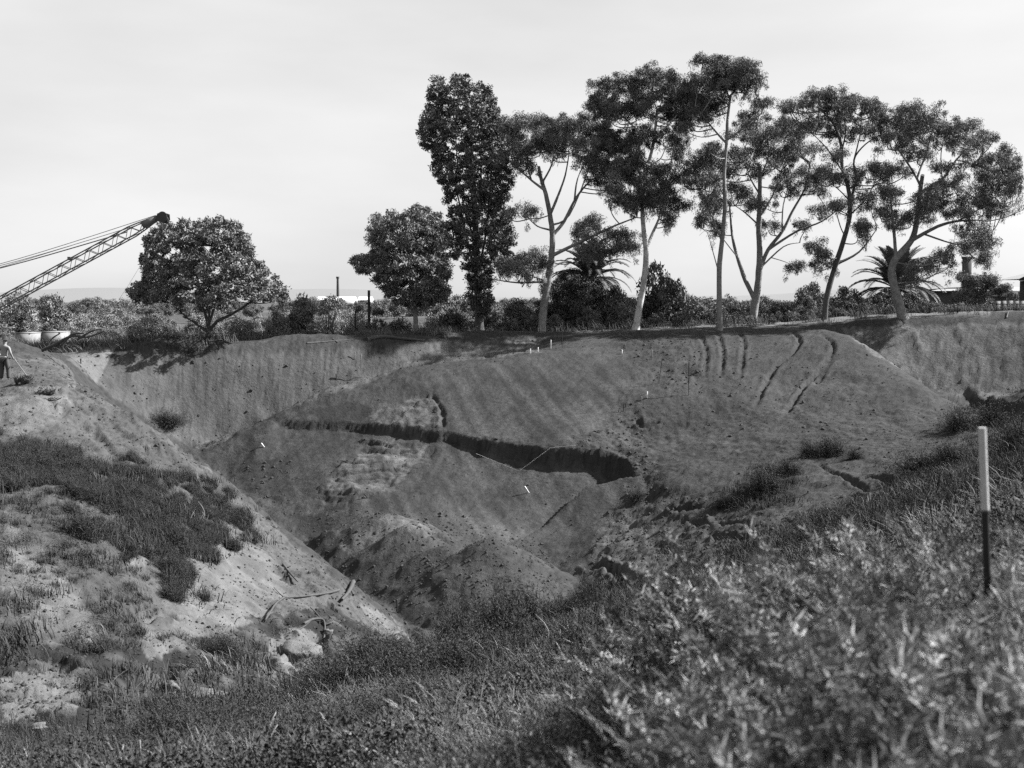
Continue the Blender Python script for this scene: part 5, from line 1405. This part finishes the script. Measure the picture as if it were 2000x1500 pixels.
# white string line set out over the cut
q = [hit1(930, 892, 40) + Vector((0, 0, .2)), hit1(1014, 924, 40) + Vector((0, 0, .12)), hit1(1075, 894, 40) + Vector((0, 0, .5)), hit1(1128, 872, 40) + Vector((0, 0, .1))]
mb = MB(); tube(mb, q, .005, 3, 0, False); o = mb.build('string_line', M_string); tag(o, 'white string stretched in a V across the cut in the mound', 'string')
# timber edge left lying on the smooth slope
# ------------------------------------------------------------------ buildings at the right and far away
def part_box(nm, c, s, m, root, rz=0):
    mb = MB(); box(mb, c, s, rz); return mb.build(nm, m, root)
YH = 126
def PX(px, Y=YH): return (px - 1000) / FPX * Y
def PZ(py, Y=YH): return P(1000, py, Y).z
x0, x1 = PX(1820), PX(2090); zt, zb = PZ(568), PZ(604) - 2.5
house = empty('brick_house', ((x0 + x1) / 2, YH, zb), 'long low dark brick house with one tall chimney at far right', 'house')
part_box('wall', ((x0 + x1) / 2, YH + 3, (zt + zb) / 2), (x1 - x0, 6, zt - zb), M_brick, house)
mb = MB(); zr_ = zt + .45
V = [(x0 - .4, YH - .4, zt), (x1 + .4, YH - .4, zt), (x1 + .4, YH + 6.4, zt), (x0 - .4, YH + 6.4, zt), (x0 + 3.0, YH + 3, zr_), (x1 - 3, YH + 3, zr_)]
mb.add(V, [(0, 1, 5, 4), (2, 3, 4, 5)]); mb.add(V, [(1, 2, 5), (3, 0, 4), (0, 2, 1), (0, 3, 2)]); rf = mb.build('roof', M_roof, house)
cx0 = PX(1891); cw = 17 / FPX * YH
ch = part_box('chimney', (cx0 + cw / 2 + .1, YH + 2.4, (PZ(503) + zt - 1) / 2), (cw, 1.1, PZ(503) - zt + 1), M_brick_l, rf, R(-25))
part_box('chimney_cap', (cx0 + cw / 2 + .1, YH + 2.4, PZ(502)), (cw * 1.12, 1.25, .25), M_brick_l, house, R(-25))
xw = PX(1992)
wn = part_box('window_frame', (xw, YH - .03, PZ(577)), (.75, .1, .8), M_white, house)
part_box('pane', (xw, YH - .09, PZ(577)), (.55, .04, .6), M_glass, wn)
YE = 118
ver = empty('verandah_house', (PX(2080, YE), YE, zb), 'corner of a house roof with dark eave cutting in at the right edge', 'house')
V = [(PX(1978, YE), YE - 1, PZ(545, YE)), (PX(2150, YE), YE - 1, PZ(545, YE)), (PX(2150, YE), YE + 6, PZ(545, YE)), (PX(1990, YE), YE + 6, PZ(545, YE)), (PX(2040, YE), YE + 2.5, PZ(528, YE)), (PX(2150, YE), YE + 2.5, PZ(528, YE))]
mb = MB(); mb.add(V, [(0, 1, 5, 4), (2, 3, 4, 5), (0, 3, 2, 1)]); mb.add(V, [(3, 0, 4)]); mb.build('roof', M_roof, ver)
part_box('eave', (PX(2064, YE), YE - 1.03, PZ(547, YE)), (PX(2150, YE) - PX(1978, YE), .08, .18), M_wood_d, ver)
part_box('wall', (PX(2090, YE), YE + 2.5, (PZ(547, YE) + zb) / 2), (PX(2150, YE) - PX(2030, YE), 5, PZ(547, YE) - zb), M_brick_l, ver)
# board fence
YF = 110
fr = empty('board_fence', (PX(1990, YF), YF, H1(PX(1990, YF), YF)), 'low grey board fence at the right edge below the house', 'fence')
for k in range(9):
    xa = PX(1946 + 12 * k, YF)
    part_box('board', (xa, YF + (k % 2) * .02, (PZ(588, YF) + PZ(616, YF)) / 2), (.56, .04, PZ(588, YF) - PZ(616, YF) + .04 * (k % 3)), M_wood, fr)
for zz in (594, 608): part_box('rail', (PX(1994, YF), YF - .06, PZ(zz, YF)), (PX(2045, YF) - PX(1942, YF), .07, .09), M_wood_d, fr)
limbs_thing('leaning_stick', 'pale stick leaning against the bush before the board fence', 'stick', [[(1966, 622), (1970, 610)]], [.05], M_bark_dark, .2, 70)
b_ = P(1966, 622, 104); mb = MB(); tube(mb, [b_, P(1978, 594, 104)], .05, 5); o = mb.build('prop', M_bark); tag(o, 'pale leaning prop in front of the board fence', 'prop')
# sheet-metal signs and white nest box
mb = MB(); q = P(1065, 548, 99.2); box(mb, q, (.28, .25, .45), .2); o = mb.build('nest_box', M_white); tag(o, 'small white box fixed to the forked gum trunk', 'box')
# pale sheds left behind the scrub
for px, w_, h_, Y_, l_ in ((106, 44, 12, 90, 'low white shed wall half hidden by scrub behind the brush pile'), (56, 30, 9, 88, 'low pale shed at the far left behind the man')):
    c = P(px, 668, Y_); sc = Y_ / FPX
    rt = empty('shed', (c.x, c.y, H1(c.x, c.y)), l_, 'shed')
    part_box('wall', (c.x, c.y, c.z + h_ * sc * .25), (w_ * sc, 2, h_ * sc + .8), M_shed, rt)
    part_box('roof', (c.x, c.y, c.z + h_ * sc * .75 + .45), (w_ * sc + .06, 2.1, .06), M_shed, rt)
# far factory and its stack
YS = 900
z0 = -2
st_ = empty('factory_chimney', (PX(661, YS), YS, z0), 'distant tall factory chimney on the horizon, left of the sawn-off pole', 'chimney')
mb = MB(); zt_ = PZ(541, YS); tube(mb, [(PX(661, YS), YS, z0), (PX(661, YS), YS, (z0 + zt_) / 2), (PX(661, YS), YS, zt_)], [1.35, 1.1, .85], 14); mb.build('shaft', M_brick_l, st_, True)
mb = MB(); tube(mb, [(PX(661, YS), YS, zt_ - 1.2), (PX(661, YS), YS, zt_ + .3)], 1.25, 14); mb.build('cap', M_brick_l, st_, True)
for px, w_, l_ in ((668, 56, 'far white factory roof beside the distant chimney'), (715, 26, 'small far white roof right of the distant chimney'), (632, 18, 'small far pale roof left of the distant chimney')):
    Y_ = 820; rt = empty('factory', (PX(px, Y_), Y_, z0), l_, 'factory'); sc = Y_ / FPX
    part_box('wall', (PX(px, Y_), Y_, .5), (w_ * sc, 14, 5), M_roof, rt)
    V = [(PX(px, Y_) - w_ * sc / 2, Y_ - 7.3, 3), (PX(px, Y_) + w_ * sc / 2, Y_ - 7.3, 3), (PX(px, Y_) + w_ * sc / 2, Y_ + 7, 3), (PX(px, Y_) - w_ * sc / 2, Y_ + 7, 3), (PX(px, Y_) - w_ * sc / 2, Y_, 5.4), (PX(px, Y_) + w_ * sc / 2, Y_, 5.4)]
    mb = MB(); mb.add(V, [(0, 1, 5, 4), (2, 3, 4, 5)]); mb.add(V, [(3, 0, 4), (1, 2, 5)]); mb.build('roof', M_white, rt)
# low range of hills on the horizon, haze put into their pale colour
mb = MB(); V = []; n = 160
for k in range(n):
    a = R(-60 + 120 * k / (n - 1)); d_ = 7000
    hgt_ = 62 + 26 * math.sin(k * .13) + 12 * math.sin(k * .37 + 1)
    V += [(d_ * math.sin(a), d_ * math.cos(a), -20), ((d_ + 500) * math.sin(a), (d_ + 500) * math.cos(a), hgt_), ((d_ + 1200) * math.sin(a), (d_ + 1200) * math.cos(a), -20)]
F = [(3 * k, 3 * k + 3, 3 * k + 4, 3 * k + 1) for k in range(n - 1)] + [(3 * k + 1, 3 * k + 4, 3 * k + 5, 3 * k + 2) for k in range(n - 1)]
mb.add(V, F); o = mb.build('hills', mat('hazed_hill', .14, .9)); tag(o, kind='structure')
#@@PART4@@
